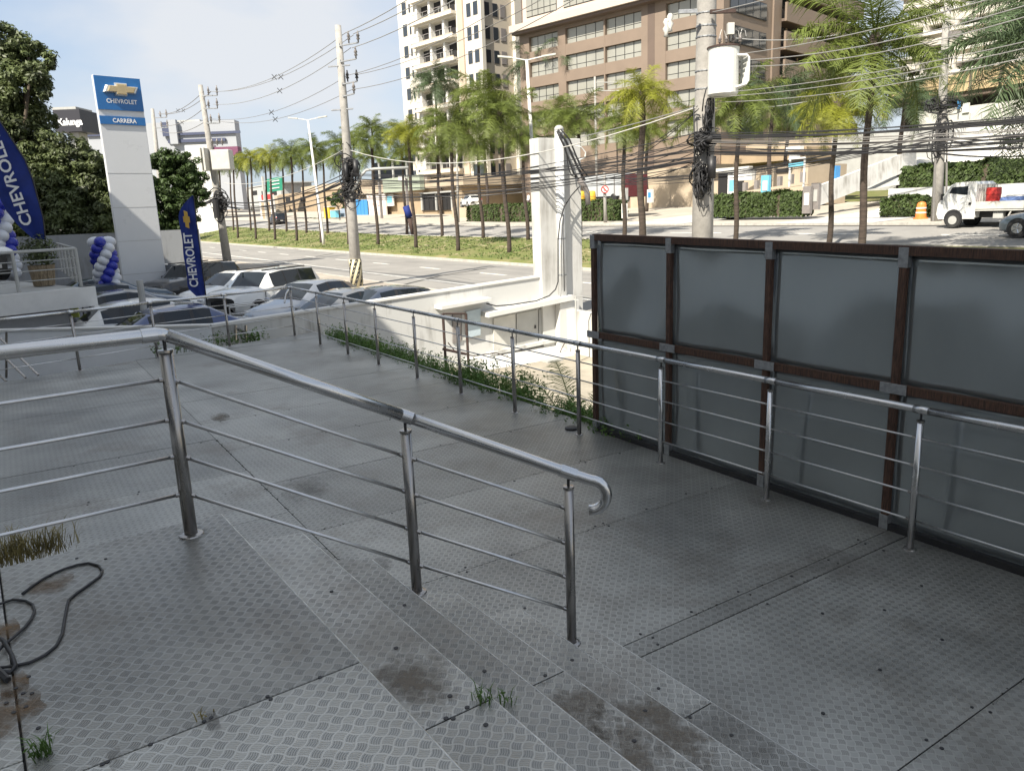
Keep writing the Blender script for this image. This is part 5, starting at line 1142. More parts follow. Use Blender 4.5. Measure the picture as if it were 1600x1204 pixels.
for (x, y, _), l, ty in zip(near, lblN, tops):
    b = g(x, y); c = atY(x-(y-ty)*.075, ty, b.y); palm(b, c.z-b.z, .88 if x < 700 else 1.0, 'g' if x not in (400, 430, 650) else 'y', l, x > 700, 1., GN, tilt=(0, (c.x-b.x)/(c.z-b.z)))
far = [(365, 361, 272), (392, 361, 270), (421, 362, 268), (448, 363, 266), (479, 365, 262), (512, 366, 258), (545, 367, 262), (590, 367, 256), (636, 367, 250), (691, 371, 245), (755, 374, 240), (825, 377, 228)]
lblF = ['far-row median palm at the extreme left of its row', 'far-row median palm, second from the left end of its row', 'far-row median palm behind the nose of the dark far car', 'far-row median palm behind the tail of the dark far car', 'far-row median palm before the roadside bush', 'far-row median palm before the yellow and blue boxes', 'far-row median palm just left of the striped-base pole', 'far-row median palm before the blue gate', 'far-row median palm with a dark blue bundle leaning on it', 'far-row median palm before the dark garage opening', 'far-row median palm before the left end of the long hedge', 'far-row median palm beside the double street lamp']
for (x, y, ty), l in zip(far, lblF):
    ty -= 12; b = g(x, y); c = atY(x-(y-ty)*.07, ty, b.y); palm(b, c.z-b.z, .92, 'g', l, x > 750, 1., GF, tilt=(0, (c.x-b.x)/(c.z-b.z)))
def palm_at(x, v, yc, s, key, label, r=1., near=True, group=None, th=None):
    b = atv(x, 330, v); b.z = Hg(b.x, b.y); c = atY(x, yc, b.y); palm(b, c.z-b.z, s, key, label, near, r, group)
# behind the fence
palm_at(1348, 24.6, 78, 1.28, 'g', 'tallest palm, thick dark trunk and huge crown right of the near pole', 1.0)
palm_at(1298, 29.4, 172, .85, 'y', 'slim palm with a low yellowish crown just left of the tallest palm', .9)
palm_at(1150, 28.9, 165, .95, 'g', 'slim palm just right of the near pole', .9)
palm_at(1002, 24.8, 152, .82, 'y', 'stout palm with a bright yellow-green round crown left of the near pole', 1.3)
palm_at(975, 30, 195, .8, 'g', 'green palm behind the yellow-green one', 1.)
palm_at(905, 29.2, 190, .95, 'g', 'palm with its crown right behind the top of the white column', 1.)
palm_at(1660, 27, 70, 1.7, 'd', 'palm whose dark fronds reach in from the right edge', 1.2)
palm_at(1610, 34, 20, 1.6, 'd', 'palm hanging its fronds at the top right corner', 1.2)
for x, v, y, s, k, l in ((690, 52, 128, 1.9, 'd', 'tall blue-green palm in front of the balconied tower'), (762, 50, 150, 2.0, 'g', 'broad palm before the right side of the balconied tower'), (640, 54, 205, 1.7, 'd', 'palm at the foot of the white tower, right of the tan building'), (845, 60, 98, 2.1, 'd', 'royal palm before the left windows of the brown building'), (900, 62, 82, 2.3, 'd', 'royal palm in the middle of the brown facade'), (960, 64, 92, 2.2, 'd', 'royal palm before the brown building, behind the yellow palm'), (870, 52, 185, 1.7, 'g', 'low palm under the royal palms'), (1200, 52, 150, 1.6, 'd', 'dark palm before the balconies of the brown building'), (1225, 58, 190, 1.5, 'g', 'small palm below the brown balconies'), (1400, 56, 150, 1.7, 'd', 'blue-green palm in front of the café'), (590, 58, 200, 1.6, 'g', 'palm behind the dark billboard, right of the striped-base pole'), (560, 60, 215, 1.5, 'g', 'palm just right of the striped-base pole'), (790, 56, 170, 1.6, 'd', 'dark palm left of the double street lamp'), (1010, 54, 205, 1.4, 'g', 'small palm behind the double-trunk palm'), (740, 58, 200, 1.4, 'g', 'small palm below the tower between two tall palms'), (1090, 56, 190, 1.5, 'g', 'palm hidden behind the near pole')):
    palm_at(x, v, y, s, k, l, 1.4, near=False)
# ================================================================== FAR SIDE OF THE AVENUE
def blk(mb, x0, x1, yt, yb, v, dep, ext=0.):
    a, b = atv(x0, (yt+yb)/2, v), atv(x1, (yt+yb)/2, v); xm = (x0+x1)/2; zt, zb = atv(xm, yt, v).z, atv(xm, yb, v).z-ext
    return mb.buv(min(uof(a), uof(b)), max(uof(a), uof(b)), v, v+dep, zb, zt)
def bthing(name, label, cat, x, y, v, group=None): return thing(name, label, cat, tuple(atv(x, y, v)), group)
def part(par, name, m, x0, x1, yt, yb, v, dep, ext=0.): return blk(MB(), x0, x1, yt, yb, v, dep, ext).build(name, M[m] if isinstance(m, str) else m, par)
def solo(name, label, cat, m, x0, x1, yt, yb, v, dep, ext=0., group=None): return single(blk(MB(), x0, x1, yt, yb, v, dep, ext), name, M[m] if isinstance(m, str) else m, label, cat, group)
def hedge(label, x0, x1, yt, yb, v, dep, n, s, m='hedge', seed=1):
    a, b = uof(atv(x0, yt, v)), uof(atv(x1, yt, v)); u0, u1 = min(a, b), max(a, b); xm = (x0+x1)/2; z1 = atv(xm, yt, v).z; z0 = atv(xm, yb, v).z-.3
    t = thing('hedge', label, 'hedge', tuple(W((u0+u1)/2, v, z0))); r = random.Random(seed); MB().buv(u0+.12, u1-.12, v+.12, v+dep-.12, z0, z1-.12).build('hedge_core', M['bark'], t); mb = MB()
    for i in range(n):
        f = r.random(); u = r.uniform(u0, u1); w = .09*math.sin(u*2.1)+.06*math.sin(u*5.3)+.05*math.sin(u*11.7)
        if f < .5: c = (u, v+w+r.uniform(-.05, .12), r.uniform(z0, z1)); nn_ = -V
        elif f < .9: c = (u, r.uniform(v, v+dep), z1+w+r.uniform(-.1, .06)); nn_ = Z
        else: c = (r.choice([u0, u1])+r.uniform(-.08, .08), r.uniform(v, v+dep), r.uniform(z0, z1)); nn_ = U*(1 if c[0] > (u0+u1)/2 else -1)
        p = W(*c); nn_ = (nn_+Vector((r.uniform(-.9, .9), r.uniform(-.9, .9), r.uniform(-.3, .9)))).normalized(); a_ = nn_.orthogonal().normalized(); b_ = nn_.cross(a_); k = s*r.uniform(.6, 1.4)
        mb.add([p-a_*k, p-b_*k*.5, p+a_*k, p+b_*k*.5], [(0, 1, 2, 3)])
    mb.build('foliage', M[m], t); return t
hedge('long clipped hedge on the far pavement left of the white column', 729, 960, 318, 342, 42.2, 1.4, 9000, .13, seed=2)
hedge('clipped hedge right of the near pole on the far pavement', 1110, 1252, 303, 331, 42.5, 1.3, 7000, .12, seed=3)
hedge('tall clipped hedge above the white planter behind the flatbed truck', 1411, 1760, 250, 290, 44.2, 2, 11000, .14, seed=4)
hedge('low strip of upright leafy plants beside the orange barrel', 1378, 1502, 308, 328, 42., .8, 3000, .12, seed=5)
hedge('small round bush before the tan wall at the far left', 462, 492, 343, 352, 43.5, 1.6, 1500, .2, seed=6)
solo('planter_wall', 'rough white planter wall under the tall hedge at the right', 'wall', 'dirtywhite', 1388, 1760, 287, 312, 43.9, .3, .9)
# left-centre: tan building row with garage, booth, mural
tb_ = bthing('tan_building', 'low tan commercial building with a dark garage opening across the avenue', 'building', 650, 320, 52)
part(tb_, 'wall', 'tan', 560, 722, 297, 330, 52.4, 10, 2); part(tb_, 'roof_band', 'tan2', 556, 724, 284, 297, 51.8, 11)
part(tb_, 'garage_opening', 'dark', 658, 706, 302, 322, 52.2, .19, .6)
for x in (658, 680.5, 705): part(tb_, 'frame_post', 'stone', x-.8, x+.8, 302, 322, 52.0, .19, .6)
for k in range(6): part(tb_, 'window_bar', 'black', 662+k*7, 662.6+k*7, 303, 322, 52.12, .07, .5)
part(tb_, 'notice', 'white', 684, 689, 306, 312, 51.95, .1)
part(tb_, 'awning_beam', 'stone', 655, 708, 299.5, 302, 51.6, .8)
mural = mat('mural', (.66, .60, .55), .85, scale=1.6, col2=(.45, .09, .10), cut=(.6, .64))
solo('mural_wall', 'white wall panel covered in pink and red painted scribbles beside the blue gate', 'wall', mural, 574, 602, 304, 339, 51.2, .3, 1)
gt = bthing('gate', 'bright blue metal gate between the striped pole and the painted wall', 'gate', 563, 325, 50.9); 
for k in range(4): part(gt, 'gate_leaf', 'bluep', 553.5+k*5.2, 558.2+k*5.2, 312, 338, 50.9, .12, .6)
sp_ = bthing('advert_panel', 'small white standing advert panel on the tan wall', 'sign', 607, 315, 51.6); part(sp_, 'panel', 'white', 603, 614, 304, 322, 51.6, .2); part(sp_, 'picture', 'cyan', 605, 612, 307, 317, 51.55, .04)
solo('low_building', 'dull green flat-roofed building under the dark billboard', 'building', mat('sage_wall', (.30, .34, .27), .9, var=.08), 598, 656, 276, 298, 51.0, .7, .1)
bb = bthing('billboard', 'dark billboard seen from behind with pale ribs above the tan building', 'billboard', 612, 265, 56)
part(bb, 'board', mat('billboard_back', (.012, .015, .02), .9, var=.1, spec=.1), 582, 643, 250, 278, 43.5, .25)
for x in (591.5, 613, 634.5): part(bb, 'rib', 'stone', x-.6, x+.6, 252, 279, 43.3, .18)
for x in (592, 634): part(bb, 'leg', 'ceramic', x-.7, x+.7, 278, 318, 43.8, .3, 2)
part(bb, 'small_panel', 'white', 622, 632, 275, 282, 43.2, .08)
t2 = bthing('long_tan_building', 'long tan building behind the far pavement with a sloping bank, left of the striped pole', 'building', 500, 315, 62)
part(t2, 'wall', 'tan', 436, 560, 297, 330, 62, 12, 2); part(t2, 'roof_band', 'tan2', 470, 556, 287, 297, 61.7, 12)
for x in (446, 470, 524, 540): part(t2, 'window', 'dark', x, x+7, 308, 315, 61.9, .08)
part(t2, 'low_wall', 'offwhite', 520, 560, 330, 345, 56, .3, 1)
yb_ = bthing('yellow_box', 'yellow roadside cabinet next to the light blue one', 'cabinet', 509, 330, 44); part(yb_, 'box_body', 'yellow', 506, 514, 324, 338, 44, 1.0, .3); part(yb_, 'box_top', 'offwhite', 505.5, 514.5, 322.5, 324, 43.95, 1.1)
cb_ = bthing('blue_box', 'light blue panel cabinet right of the yellow one', 'cabinet', 518, 333, 43.6); part(cb_, 'box_body', 'cyan', 516, 524, 329, 339, 43.6, .8, .1); part(cb_, 'box_top', 'white', 515.6, 524.4, 328, 329, 43.5, 1.)
solo('phone_box', 'pale grey-blue shelter just left of the striped-base pole', 'shelter', mat('shelter', (.30, .36, .44), .6), 531, 540, 326, 337, 45, 1, .2)
# green road sign and totem of the filling station
gs = bthing('road_sign', 'green overhead road sign over the far road', 'sign', 428, 288, 39.5); part(gs, 'sign_board', 'greens', 415, 441, 278, 299, 39.5, .15)
for y in (283, 288, 294): part(gs, 'text_strip', 'white', 421, 436, y-.7, y+.7, 39.4, .09)
part(gs, 'sign_post', 'stone', 411.5, 413, 275, 345, 39.6, .3, 1)
fs = bthing('station_totem', 'white roadside totem with a red head left of the green sign', 'sign', 414, 320, 43); part(fs, 'totem_body', 'white', 406, 426, 305, 345, 43, .5, .3); part(fs, 'red_panel', 'red', 408, 423, 304, 312, 42.95, .6); part(fs, 'price_panel', 'tan', 409, 422, 316, 341, 42.9, .1)
solo('advert_pillar', 'pale blue advert panel on a tan post beside the filling station totem', 'sign', 'cyan', 421.5, 428, 316, 330, 44.5, .3)
solo('tan_pillar', 'tan square pillar behind the filling station totem', 'pillar', 'tan2', 430, 435, 306, 342, 46, 1, 1)
# far left vista
for (x0, x1, yt, yb, v, m, l) in ((385, 440, 290, 330, 90, 'stone', 'grey distant building behind the green road sign'), (340, 395, 300, 330, 120, 'tan2', 'pale distant shop at the far end of the avenue'), (300, 345, 288, 330, 150, 'offwhite', 'whitish distant building left at the end of the avenue')):
    t = bthing('distant_building', l, 'building', (x0+x1)/2, yb, v); part(t, 'wall', m, x0, x1, yt, yb, v, 12, 3); part(t, 'roof', 'stone', x0-1, x1+1, yt-1.5, yt, v-.3, 12.6)
    for k in range(3): part(t, 'window', 'dark', x0+(x1-x0)*(.15+.28*k), x0+(x1-x0)*(.30+.28*k), yt+8, yt+15, v-.1, .09)
rt_ = random.Random(91)
for i, (x, y, rp, v) in enumerate(((540, 318, 14, 50), (530, 305, 14, 56), (455, 335, 8, 60), (395, 335, 9, 70), (385, 322, 9, 90), (330, 318, 10, 110), (300, 315, 12, 100))):
    b = atv(x, 345, v); b.z = Hg(b.x, b.y); tree('roadside_tree', b, blobs_px([(x, y, rp, 0), (x+rp*.6, y+4, rp*.8, 0), (x-rp*.6, y+5, rp*.8, 0)], b, b.y), 2500, .3, M['leafmid'], ['dark dense tree just left of the striped-base pole', 'taller tree behind the yellow cabinet', 'low shrub tree behind the dark far car', 'low tree left of the filling station totem', 'small distant tree left of the filling station', 'distant tree under the transformer pole', 'distant tree at the left end of the avenue'][i], seed=30+i, trunk_r=.15)
# centre: terraces between the shops and the tower
solo('terrace_wall', 'long cream terrace wall above the hedge and below the tower palms', 'wall', 'tan2', 722, 905, 290, 300, 66, .5, 1.5)
solo('terrace_wall', 'upper cream terrace wall directly below the balconied tower', 'wall', 'tan2', 655, 905, 262, 268, 80, .5, 1.2)
tag(blk(MB(), 700, 905, 276, 292, 72, 6, .5).build('terrace_lawn', M['grass']), kind='structure')
pod = bthing('tower_podium', 'cream podium with dark openings at the foot of the balconied tower', 'building', 790, 250, 92)
part(pod, 'wall', 'tan2', 745, 905, 205, 268, 92, 10, 2); part(pod, 'dark_opening', 'dark', 773, 799, 236, 252, 91.8, .19)
for x in (776, 783, 790, 797): part(pod, 'pillar', 'tan', x, x+1.3, 232, 253, 91.6, .19)
part(pod, 'parapet', 'white', 745, 905, 203, 206, 91.7, .3)
b = atv(736, 323, 48); b.z = atv(736, 324, 48).z; car('hatch', b, rot(U, -12), 'white', (.72, .72, .70), 'small white hatchback parked on the forecourt left of the long hedge', group=None, metal=0)
solo('forecourt_ramp', 'sloping tan forecourt apron below the white hatchback', 'ramp', 'tan2', 706, 760, 323.5, 332, 47, 6, 1)
# parasol, red sign and people on the far pavement
ps = bthing('closed_parasol', 'closed dark blue parasol standing behind the long hedge', 'parasol', 789, 310, 44.5); p = atv(789, 300, 44.5); z0, z1 = atv(789, 322, 44.5).z, atv(789, 298, 44.5).z
MB().cyl(Vector((p.x, p.y, z0-1)), Vector((p.x, p.y, z1)), .03, 6).build('pole', M['bark'], ps); MB().tube([Vector((p.x, p.y, z0)), Vector((p.x, p.y, z0+.3)), Vector((p.x, p.y, z1))], [.26, .24, .04], 9).build('canopy', M['flagblue'], ps)
solo('red_sign', 'small red panel between the double street lamp and the white column', 'sign', 'red', 851, 858, 327, 344, 41, .2)
bd = g(648, 368); t = thing('wrapped_bundle', 'long blue and maroon wrapped bundle tied upright against two median palms', 'bundle', tuple(bd))
MB().tube([atY(634, 322, bd.y), atY(640, 340, bd.y)], .30, 8).build('blue_wrap', M['flagblue'], t, smooth=True); MB().tube([atY(640, 340, bd.y), atY(645, 368, bd.y)], .24, 8, True, .12).build('maroon_wrap', M['rust'], t, smooth=True)

def person(label, foot, h, fx, top, bottom, skin=(.25, .14, .09), sit=False, cap=None, bag=None):
    t = thing('person', label, 'person', tuple(foot)); k = h/1.75; ax = Vector((fx[0], fx[1], 0)).normalized(); ay = Vector((-ax.y, ax.x, 0)); F = lambda a, b, c: Vector(foot)+ax*(a*k)+ay*(b*k)+Z*(c*k)
    me = bpy.data.meshes.new('body'); J = {}; vs = []; es = []; rs = []
    def v(p, r, par=None): vs.append(tuple(p-Vector(foot))); rs.append(r*k); (es.append((par, len(vs)-1)) if par is not None else None); return len(vs)-1
    pel = v(F(0, 0, .95), .14); ab = v(F(0, 0, 1.12), .125, pel); ch = v(F(.01, 0, 1.36), .15, ab); nk = v(F(.01, 0, 1.5), .055, ch); hd = v(F(.03, 0, 1.62), .095, nk); v(F(.03, 0, 1.7), .08, hd)
    for s in (-1, 1):
        sh_ = v(F(0, s*.17, 1.42), .065, ch); el = v(F(.02, s*.24, 1.15), .045, sh_); wr = v(F(.1, s*.23, .92), .032, el); v(F(.13, s*.22, .84), .035, wr)
        hp_ = v(F(0, s*.09, .86), .10, pel)
        kn = v(F(.06*s, s*.1, .48), .06, hp_); an = v(F(-.03+.10*s, s*.1, .09), .04, kn); v(F(.1+.10*s, s*.11, .03), .035, an)
    me.from_pydata(vs, es, []); o = bpy.data.objects.new('body', me); COL.objects.link(o); o.parent = t
    sk = o.modifiers.new('skin', 'SKIN'); 
    for i, q in enumerate(me.skin_vertices[0].data): q.radius = (rs[i], rs[i]); q.use_root = (i == 0)
    o.modifiers.new('sub', 'SUBSURF').levels = 1; o.modifiers['sub'].render_levels = 1
    dg = bpy.context.evaluated_depsgraph_get(); m2 = bpy.data.meshes.new_from_object(o.evaluated_get(dg)); m2.name = 'body'; o.modifiers.clear(); o.data = m2; m2.materials.clear()
    for q in (mat('skin', skin, .6, var=.02), mat('top', top, .9, var=.1), mat('trousers', bottom, .9, var=.1), mat('hair', cap or (.01, .008, .006), .8, var=.1)): m2.materials.append(q)
    for f in m2.polygons:
        c = f.center; z = c.z/k; f.material_index = 3 if z > 1.66 or (z > 1.56 and (c.x*ax.x+c.y*ax.y) < -.0) else 0 if z > 1.48 else 1 if z > .98 else (0 if abs(c.x*ay.x+c.y*ay.y)/k > .17 and z > .75 else 2)
    m2.shade_smooth(); return t
b = atv(531, 343, 41.2); b.z = Hg(b.x, b.y)+.1; person('pedestrian in dark clothes on the far pavement left of the striped-base pole', b, 1.7, (1, .3), (.03, .03, .035), (.02, .02, .025))
b = atv(826, 315, 44.2); b.z = atv(826, 325, 44.2).z-.2; person('person in a white top standing behind the long hedge', b, 1.7, (-1, -.4), (.6, .6, .6), (.05, .05, .06))

# right-centre: truck box, barrels, signs, ATM arch
bt = bthing('box_truck', 'white box truck with a dark red end parked behind the left hedge', 'truck', 945, 300, 46); part(bt, 'cargo_box', mat('truck_box', (.45, .47, .48), .5, var=.05), 912, 973, 273, 307, 46, 2.4); part(bt, 'cab', mat('maroon_paint', (.10, .02, .025), .4), 973.3, 982, 272, 307, 46, 2.2)
for x in (932, 945, 959): part(bt, 'door_seam', 'ceramic', x, x+.7, 274, 306, 45.93, .06)
part(bt, 'chassis', 'black', 914, 982, 307, 309.5, 46.1, 2)
for x in (922, 958, 975): p = atv(x, 310, 46); MB().cyl(p, p+V*.3, .42, 12).build('wheel', M['tyre'], bt)
for x, l in ((908, 'yellow plastic barrel nearest the white column'), (925, 'yellow plastic barrel right of its twin')):
    p = atv(x, 312, 44.3); t = thing('barrel', l, 'barrel', tuple(p), 'yellow barrels behind the hedge'); MB().tube([p-Z*.5, p+Z*.25, p+Z*.5, p+Z*.72, p+Z*.76], [.34, .36, .33, .30, .1], 14).build('drum', M['yellow'], t, smooth=True); MB().tube([p+Z*.25, p+Z*.3], .37, 14).build('hoop', M['orange'], t)
def standee(label, x0, x1, yt, yb, v, m, m2='white'):
    t = bthing('sign_stand', label, 'sign', (x0+x1)/2, yb, v, None); part(t, 'panel', m, x0, x1, yt, yb, v, .25, .3); part(t, 'print', m2, x0+(x1-x0)*.2, x1-(x1-x0)*.2, yt+(yb-yt)*.3, yb-(yb-yt)*.15, v-.03, .028)
standee('grey sign stand rising over the left hedge', 968, 978, 294, 311, 43.5, 'stone', 'white')
standee('small blue and white sign stuck on the left hedge front', 971, 977, 318, 335, 42.0, 'white', 'cyan')
standee('small blue and white banner left of the driveway', 1011, 1018, 296, 311, 47, 'white', 'bluep')
standee('tall white and blue banner by the dark doorway', 1137, 1148, 272, 303, 46, 'white', 'cyan')
standee('pale blue totem panel at the right hedge', 1189, 1201, 274, 302, 45, 'cyan', 'white')
standee('dark grey pedestal sign with white print at the ramp foot, left one', 1254, 1266, 291, 326, 42.4, 'ceramic', 'white')
standee('dark grey pedestal sign at the ramp foot, right one with icons', 1267, 1279, 286, 320, 42.8, 'ceramic', 'stone')
cwall = bthing('cream_building', 'long cream low building behind the hedges and palms in the centre', 'building', 1050, 290, 56)
part(cwall, 'wall', 'tan2', 985, 1115, 262, 300, 60, 8, 2); part(cwall, 'upper_wall', 'tan', 900, 1260, 247, 263, 63, 8); part(cwall, 'dark_doorway', 'dark', 1122, 1160, 270, 303, 53.8, .2, .4); part(cwall, 'wall', 'tan2', 1112, 1262, 262, 303, 54, 5, 1)
part(cwall, 'lintel', 'offwhite', 1105, 1170, 262, 269, 53.4, .5); part(cwall, 'slot_opening', 'dark', 1213, 1236, 263, 270, 53.9, .08)
for k in range(6): part(cwall, 'balustrade_pillar', 'ceramic', 1160+k*18, 1165+k*18, 285-k*3.2, 301-k*3.2, 50, .3)
mb = MB(); a = [atv(x, y, 49.8) for x, y in ((1160, 303), (1262, 288), (1262, 284), (1160, 299))]; mb.hexa(a, [p+V*.5 for p in a]); single(mb, 'stair_parapet', M['tan2'], 'sloping cream stair parapet rising towards the white arch', 'wall')
tank = bthing('water_tank', 'white round water tank standing on the cream building', 'tank', 1160, 265, 55); p = atv(1163, 282, 52); MB().tube([p, p+Z*.8, p+Z*1.0], [.9, .95, .2], 16).build('tank_body', M['white'], tank)
ar = bthing('white_arch', 'white metal arch with a blue panel at the stairs, left of the ramp', 'arch', 1245, 265, 46)
for x in (1232.5, 1255): part(ar, 'leg', 'white', x, x+2, 248, 285, 46, .1, .3)
part(ar, 'top_bar', 'white', 1232, 1257.5, 246, 248.5, 46, .12); part(ar, 'blue_panel', 'cyan', 1232, 1255, 254, 260, 45.95, .1); part(ar, 'lamp_head', 'white', 1228, 1250, 229, 235, 46, .4); part(ar, 'lamp_head', 'white', 1233, 1246, 238, 246, 46, .3)
# driveways and ramp
dm = mat('driveway', (.50, .49, .46), .9, var=.1, scale=.8)
sheet('driveway', uof(g(1090, 350)), uof(g(985, 350)), 38.03, 53, .135, dm)
sheet('ramp_surface', uof(g(1395, 348)), uof(g(1230, 350)), 38.03, 48, .137, dm)
mb = MB(); q0, q1 = W(uof(g(1395, 348)), 48), W(uof(g(1230, 350)), 48); z0 = Hg(q0.x, q0.y)+.13; mb.add([q0+Z*z0, q1+Z*z0, q1+V*14+Z*(z0+3.2), q0+V*14+Z*(z0+3.2)], [(0, 1, 2, 3)]); tag(mb.build('ramp_surface', dm), kind='structure')
mb = MB(); a = [atv(1430, 285, 52), atv(1480, 262, 62), atv(1440, 240, 66), atv(1330, 300, 53)]; mb.add(a, [(0, 1, 2, 3)]); tag(mb.build('upper_ramp', M['stone']), kind='structure')
rwl = bthing('ramp_wall', 'white sloping side wall of the garage ramp with a small blue notice', 'wall', 1340, 300, 48)
mb = MB(); a = [atv(1279, 322, 45.5), atv(1432, 262, 58), atv(1432, 232, 58), atv(1279, 291, 45.5)]; mb.hexa(a, [p-U*-.3 for p in a]); mb.build('wall_face', M['cleanwhite'], rwl)
mb = MB(); c = atv(1316, 280, 48.4); mb.box(c-V*.3, V.normalized(), U*-1, Z, -.25, .25, -.25, -.15, -.9, .9); mb.build('blue_notice', M['bluep'], rwl)
solo('yellow_sign', 'small yellow sign above the garage ramp', 'sign', 'yellow', 1389, 1409, 214, 223, 66, .2)
# barrel, truck, cars
ob = atv(1438, 347, 41.0); ob.z = Hg(ob.x, ob.y)+.1; t = thing('traffic_barrel', 'orange traffic barrel with white bands on the far pavement', 'barrel', tuple(ob)); hb = atv(1438, 315, 41.).z-ob.z
zs = [0, .09, .1, .32, .34, .42, .58, .6, .68, .84, .95, 1.]; rs_ = [.36, .36, .27, .26, .25, .25, .24, .235, .235, .22, .17, .03]
MB().tube([ob+Z*hb*z for z in zs], rs_, 16).build('barrel_body', M['orange'], t, smooth=False)
for z in (.38, .64): MB().tube([ob+Z*hb*(z-.04), ob+Z*hb*(z+.04)], .262, 16).build('white_band', M['white'], t)

def truck(pos, head):
    t = thing('flatbed_truck', 'small white flatbed truck with a red drum and blue roll on its bed', 'truck', (0, 0, 0)); wm = carmat('truckwhite', (.72, .72, .70), 0, .4)
    W2_ = .85; sec = [(-2.45, .45, .95), (-2.5, .55, 1.05), (-2.42, .5, 1.25), (-2.05, .42, 1.85), (-1.85, .42, 1.98), (-.95, .42, 2.0), (-.85, .42, 1.9)]
    prof = [(-2.42, .42), (-2.5, .62), (-2.46, 1.05), (-2.36, 1.22), (-1.98, 1.86), (-1.80, 1.97), (-1.0, 2.0), (-.88, 1.9), (-.86, .42)]
    mb = MB(); n = len(prof)
    for y, s in ((-W2_, 1), (-W2_+.06, 1), (W2_-.06, 1), (W2_, 1)): mb.v += [(x*(1 if abs(y) < W2_-.01 else .995), y*(1 if z < 1.25 else .94), z*(1 if abs(y) < W2_-.01 else .985)+.0) for x, z in prof]
    for r_ in range(3): mb.f += [(r_*n+i, r_*n+(i+1) % n, (r_+1)*n+(i+1) % n, (r_+1)*n+i) for i in range(n)]
    mb.f += [tuple(range(n)), tuple(range(3*n, 4*n))[::-1]]; mb.build('cab', wm, t, bevel=.03)
    for s in (-1, 1):
        mb = MB(); y = s*(W2_*.945); q = [(-2.18, 1.28), (-1.9, 1.78), (-1.22, 1.80), (-1.22, 1.30)]; q0 = [Vector((x, s*(W2_*.96), z)) for x, z in q]; q1 = [Vector((x, s*(W2_*.93), z)) for x, z in q]; mb.hexa(q0, q1); mb.build('window', M['carglass'], t)
        MB().bw(-2.3, -2.2, s*.95-.05, s*.95+.09*s+.05, 1.22, 1.5).build('mirror', M['black'], t)
        MB().bw(-1.12, -1.02, s*.855-.015, s*.855+.02, 1.0, 1.1).build('door_handle', M['black'], t)
        MB().bw(-.8, 2.35, s*.87-.02, s*.87+.02, .80, 1.12).build('drop_side', M['offwhite'], t)
        for k in range(5): MB().cyl(Vector((-.78+.0, s*.2*k, 1.1)), Vector((-.78, s*.2*k, 1.85)), .022, 6).build('headboard_bar', M['offwhite'], t)
        for x in (-1.75, .85+.15):
            c = Vector((x, s*.765, .33)); wh = MB().cyl(c-Vector((0, .12, 0)), c+Vector((0, .12, 0)), .33, 18).build('wheel', M['tyre'], t); MB().cyl(c+Vector((0, s*.121, 0)), c+Vector((0, s*.135, 0)), .19, 14).build('rim', M['stone'], wh)
        MB().cyl(Vector((-1.75, s*.80, .40)), Vector((-1.75, s*.862, .40)), .41, 18).build('wheel_arch', M['black'], t)
        MB().tube([Vector((.55, s*.8, .5)), Vector((.65, s*.8, .72)), Vector((1.0, s*.8, .80)), Vector((1.35, s*.8, .72)), Vector((1.45, s*.8, .5))], .035, 6).build('mudguard', M['offwhite'], t)
    mb = MB(); yv = W2_*.9; mb.hexa([Vector((-2.40, -yv, 1.22)), Vector((-2.40, yv, 1.22)), Vector((-2.37, yv, 1.22)), Vector((-2.37, -yv, 1.22))], [Vector((-2.03, -yv*.92, 1.80)), Vector((-2.03, yv*.92, 1.80)), Vector((-2.0, yv*.92, 1.8)), Vector((-2.0, -yv*.92, 1.8))]); mb.build('windscreen', M['carglass'], t)
    MB().bw(-.84, 2.35, -.86, .86, .72, .80).build('bed_floor', M['offwhite'], t); MB().bw(2.33, 2.37, -.86, .86, .8, 1.12).build('tail_board', M['offwhite'], t)
    MB().bw(-2.2, 2.2, -.35, .35, .42, .71).build('chassis', M['black'], t); MB().bw(-.1, .3, -.75, -.5, .4, .66).build('fuel_tank', M['stone'], t); MB().bw(-.8, -.78, -.85, .85, 1.8, 1.86).build('headboard_rail', M['offwhite'], t)
    t.location = pos; a = math.atan2(-head.y, -head.x); t.rotation_euler = (0, 0, a); mt = Matrix.Translation(pos) @ Matrix.Rotation(a, 4, 'Z'); return t, mt, a
pT = g(1517, 349.5); pT.z = Hg(pT.x, pT.y)+.01; pT = W(uof(pT)-2.3, min(37., vof(pT)), Hg(*(W(uof(pT)-2.3, min(37., vof(pT)))[:2]))); trk, mt, aT = truck(pT, U)
d = thing('oil_drum', 'red oil drum standing on the truck bed', 'drum', tuple(mt @ Vector((-.42, -.2, .8)))); c = mt @ Vector((-.42, -.2, .8)); MB().tube([c, c+Z*.28, c+Z*.3, c+Z*.32, c+Z*.6, c+Z*.62, c+Z*.9], [.29, .29, .305, .29, .29, .305, .29], 18).build('drum_body', M['red'], d); MB().cyl(c+Z*.9, c+Z*.915, .26, 16).build('lid', M['darksteel'], d)
a_, b_ = mt @ Vector((0, -.3, 1.05)), mt @ Vector((2.0, -.3, 1.05)); single(MB().cyl(a_, b_, .24, 12), 'fabric_roll', mat('blue_roll', (.10, .16, .34), .7, var=.2), 'blue wrapped roll lying along the truck bed', 'roll')
a_, b_ = mt @ Vector((0, .15, 1.1)), mt @ Vector((2.0, .15, 1.1)); single(MB().cyl(a_, b_, .26, 12), 'pipe', M['white'], 'pale pipe lying behind the blue roll on the truck bed', 'pipe')
person('worker with a red cap and blue shirt behind the truck bed', mt @ Vector((1.75, 1.25, .18)), 1.72, (U.x, U.y), (.16, .24, .38), (.03, .04, .07), cap=(.45, .03, .03))
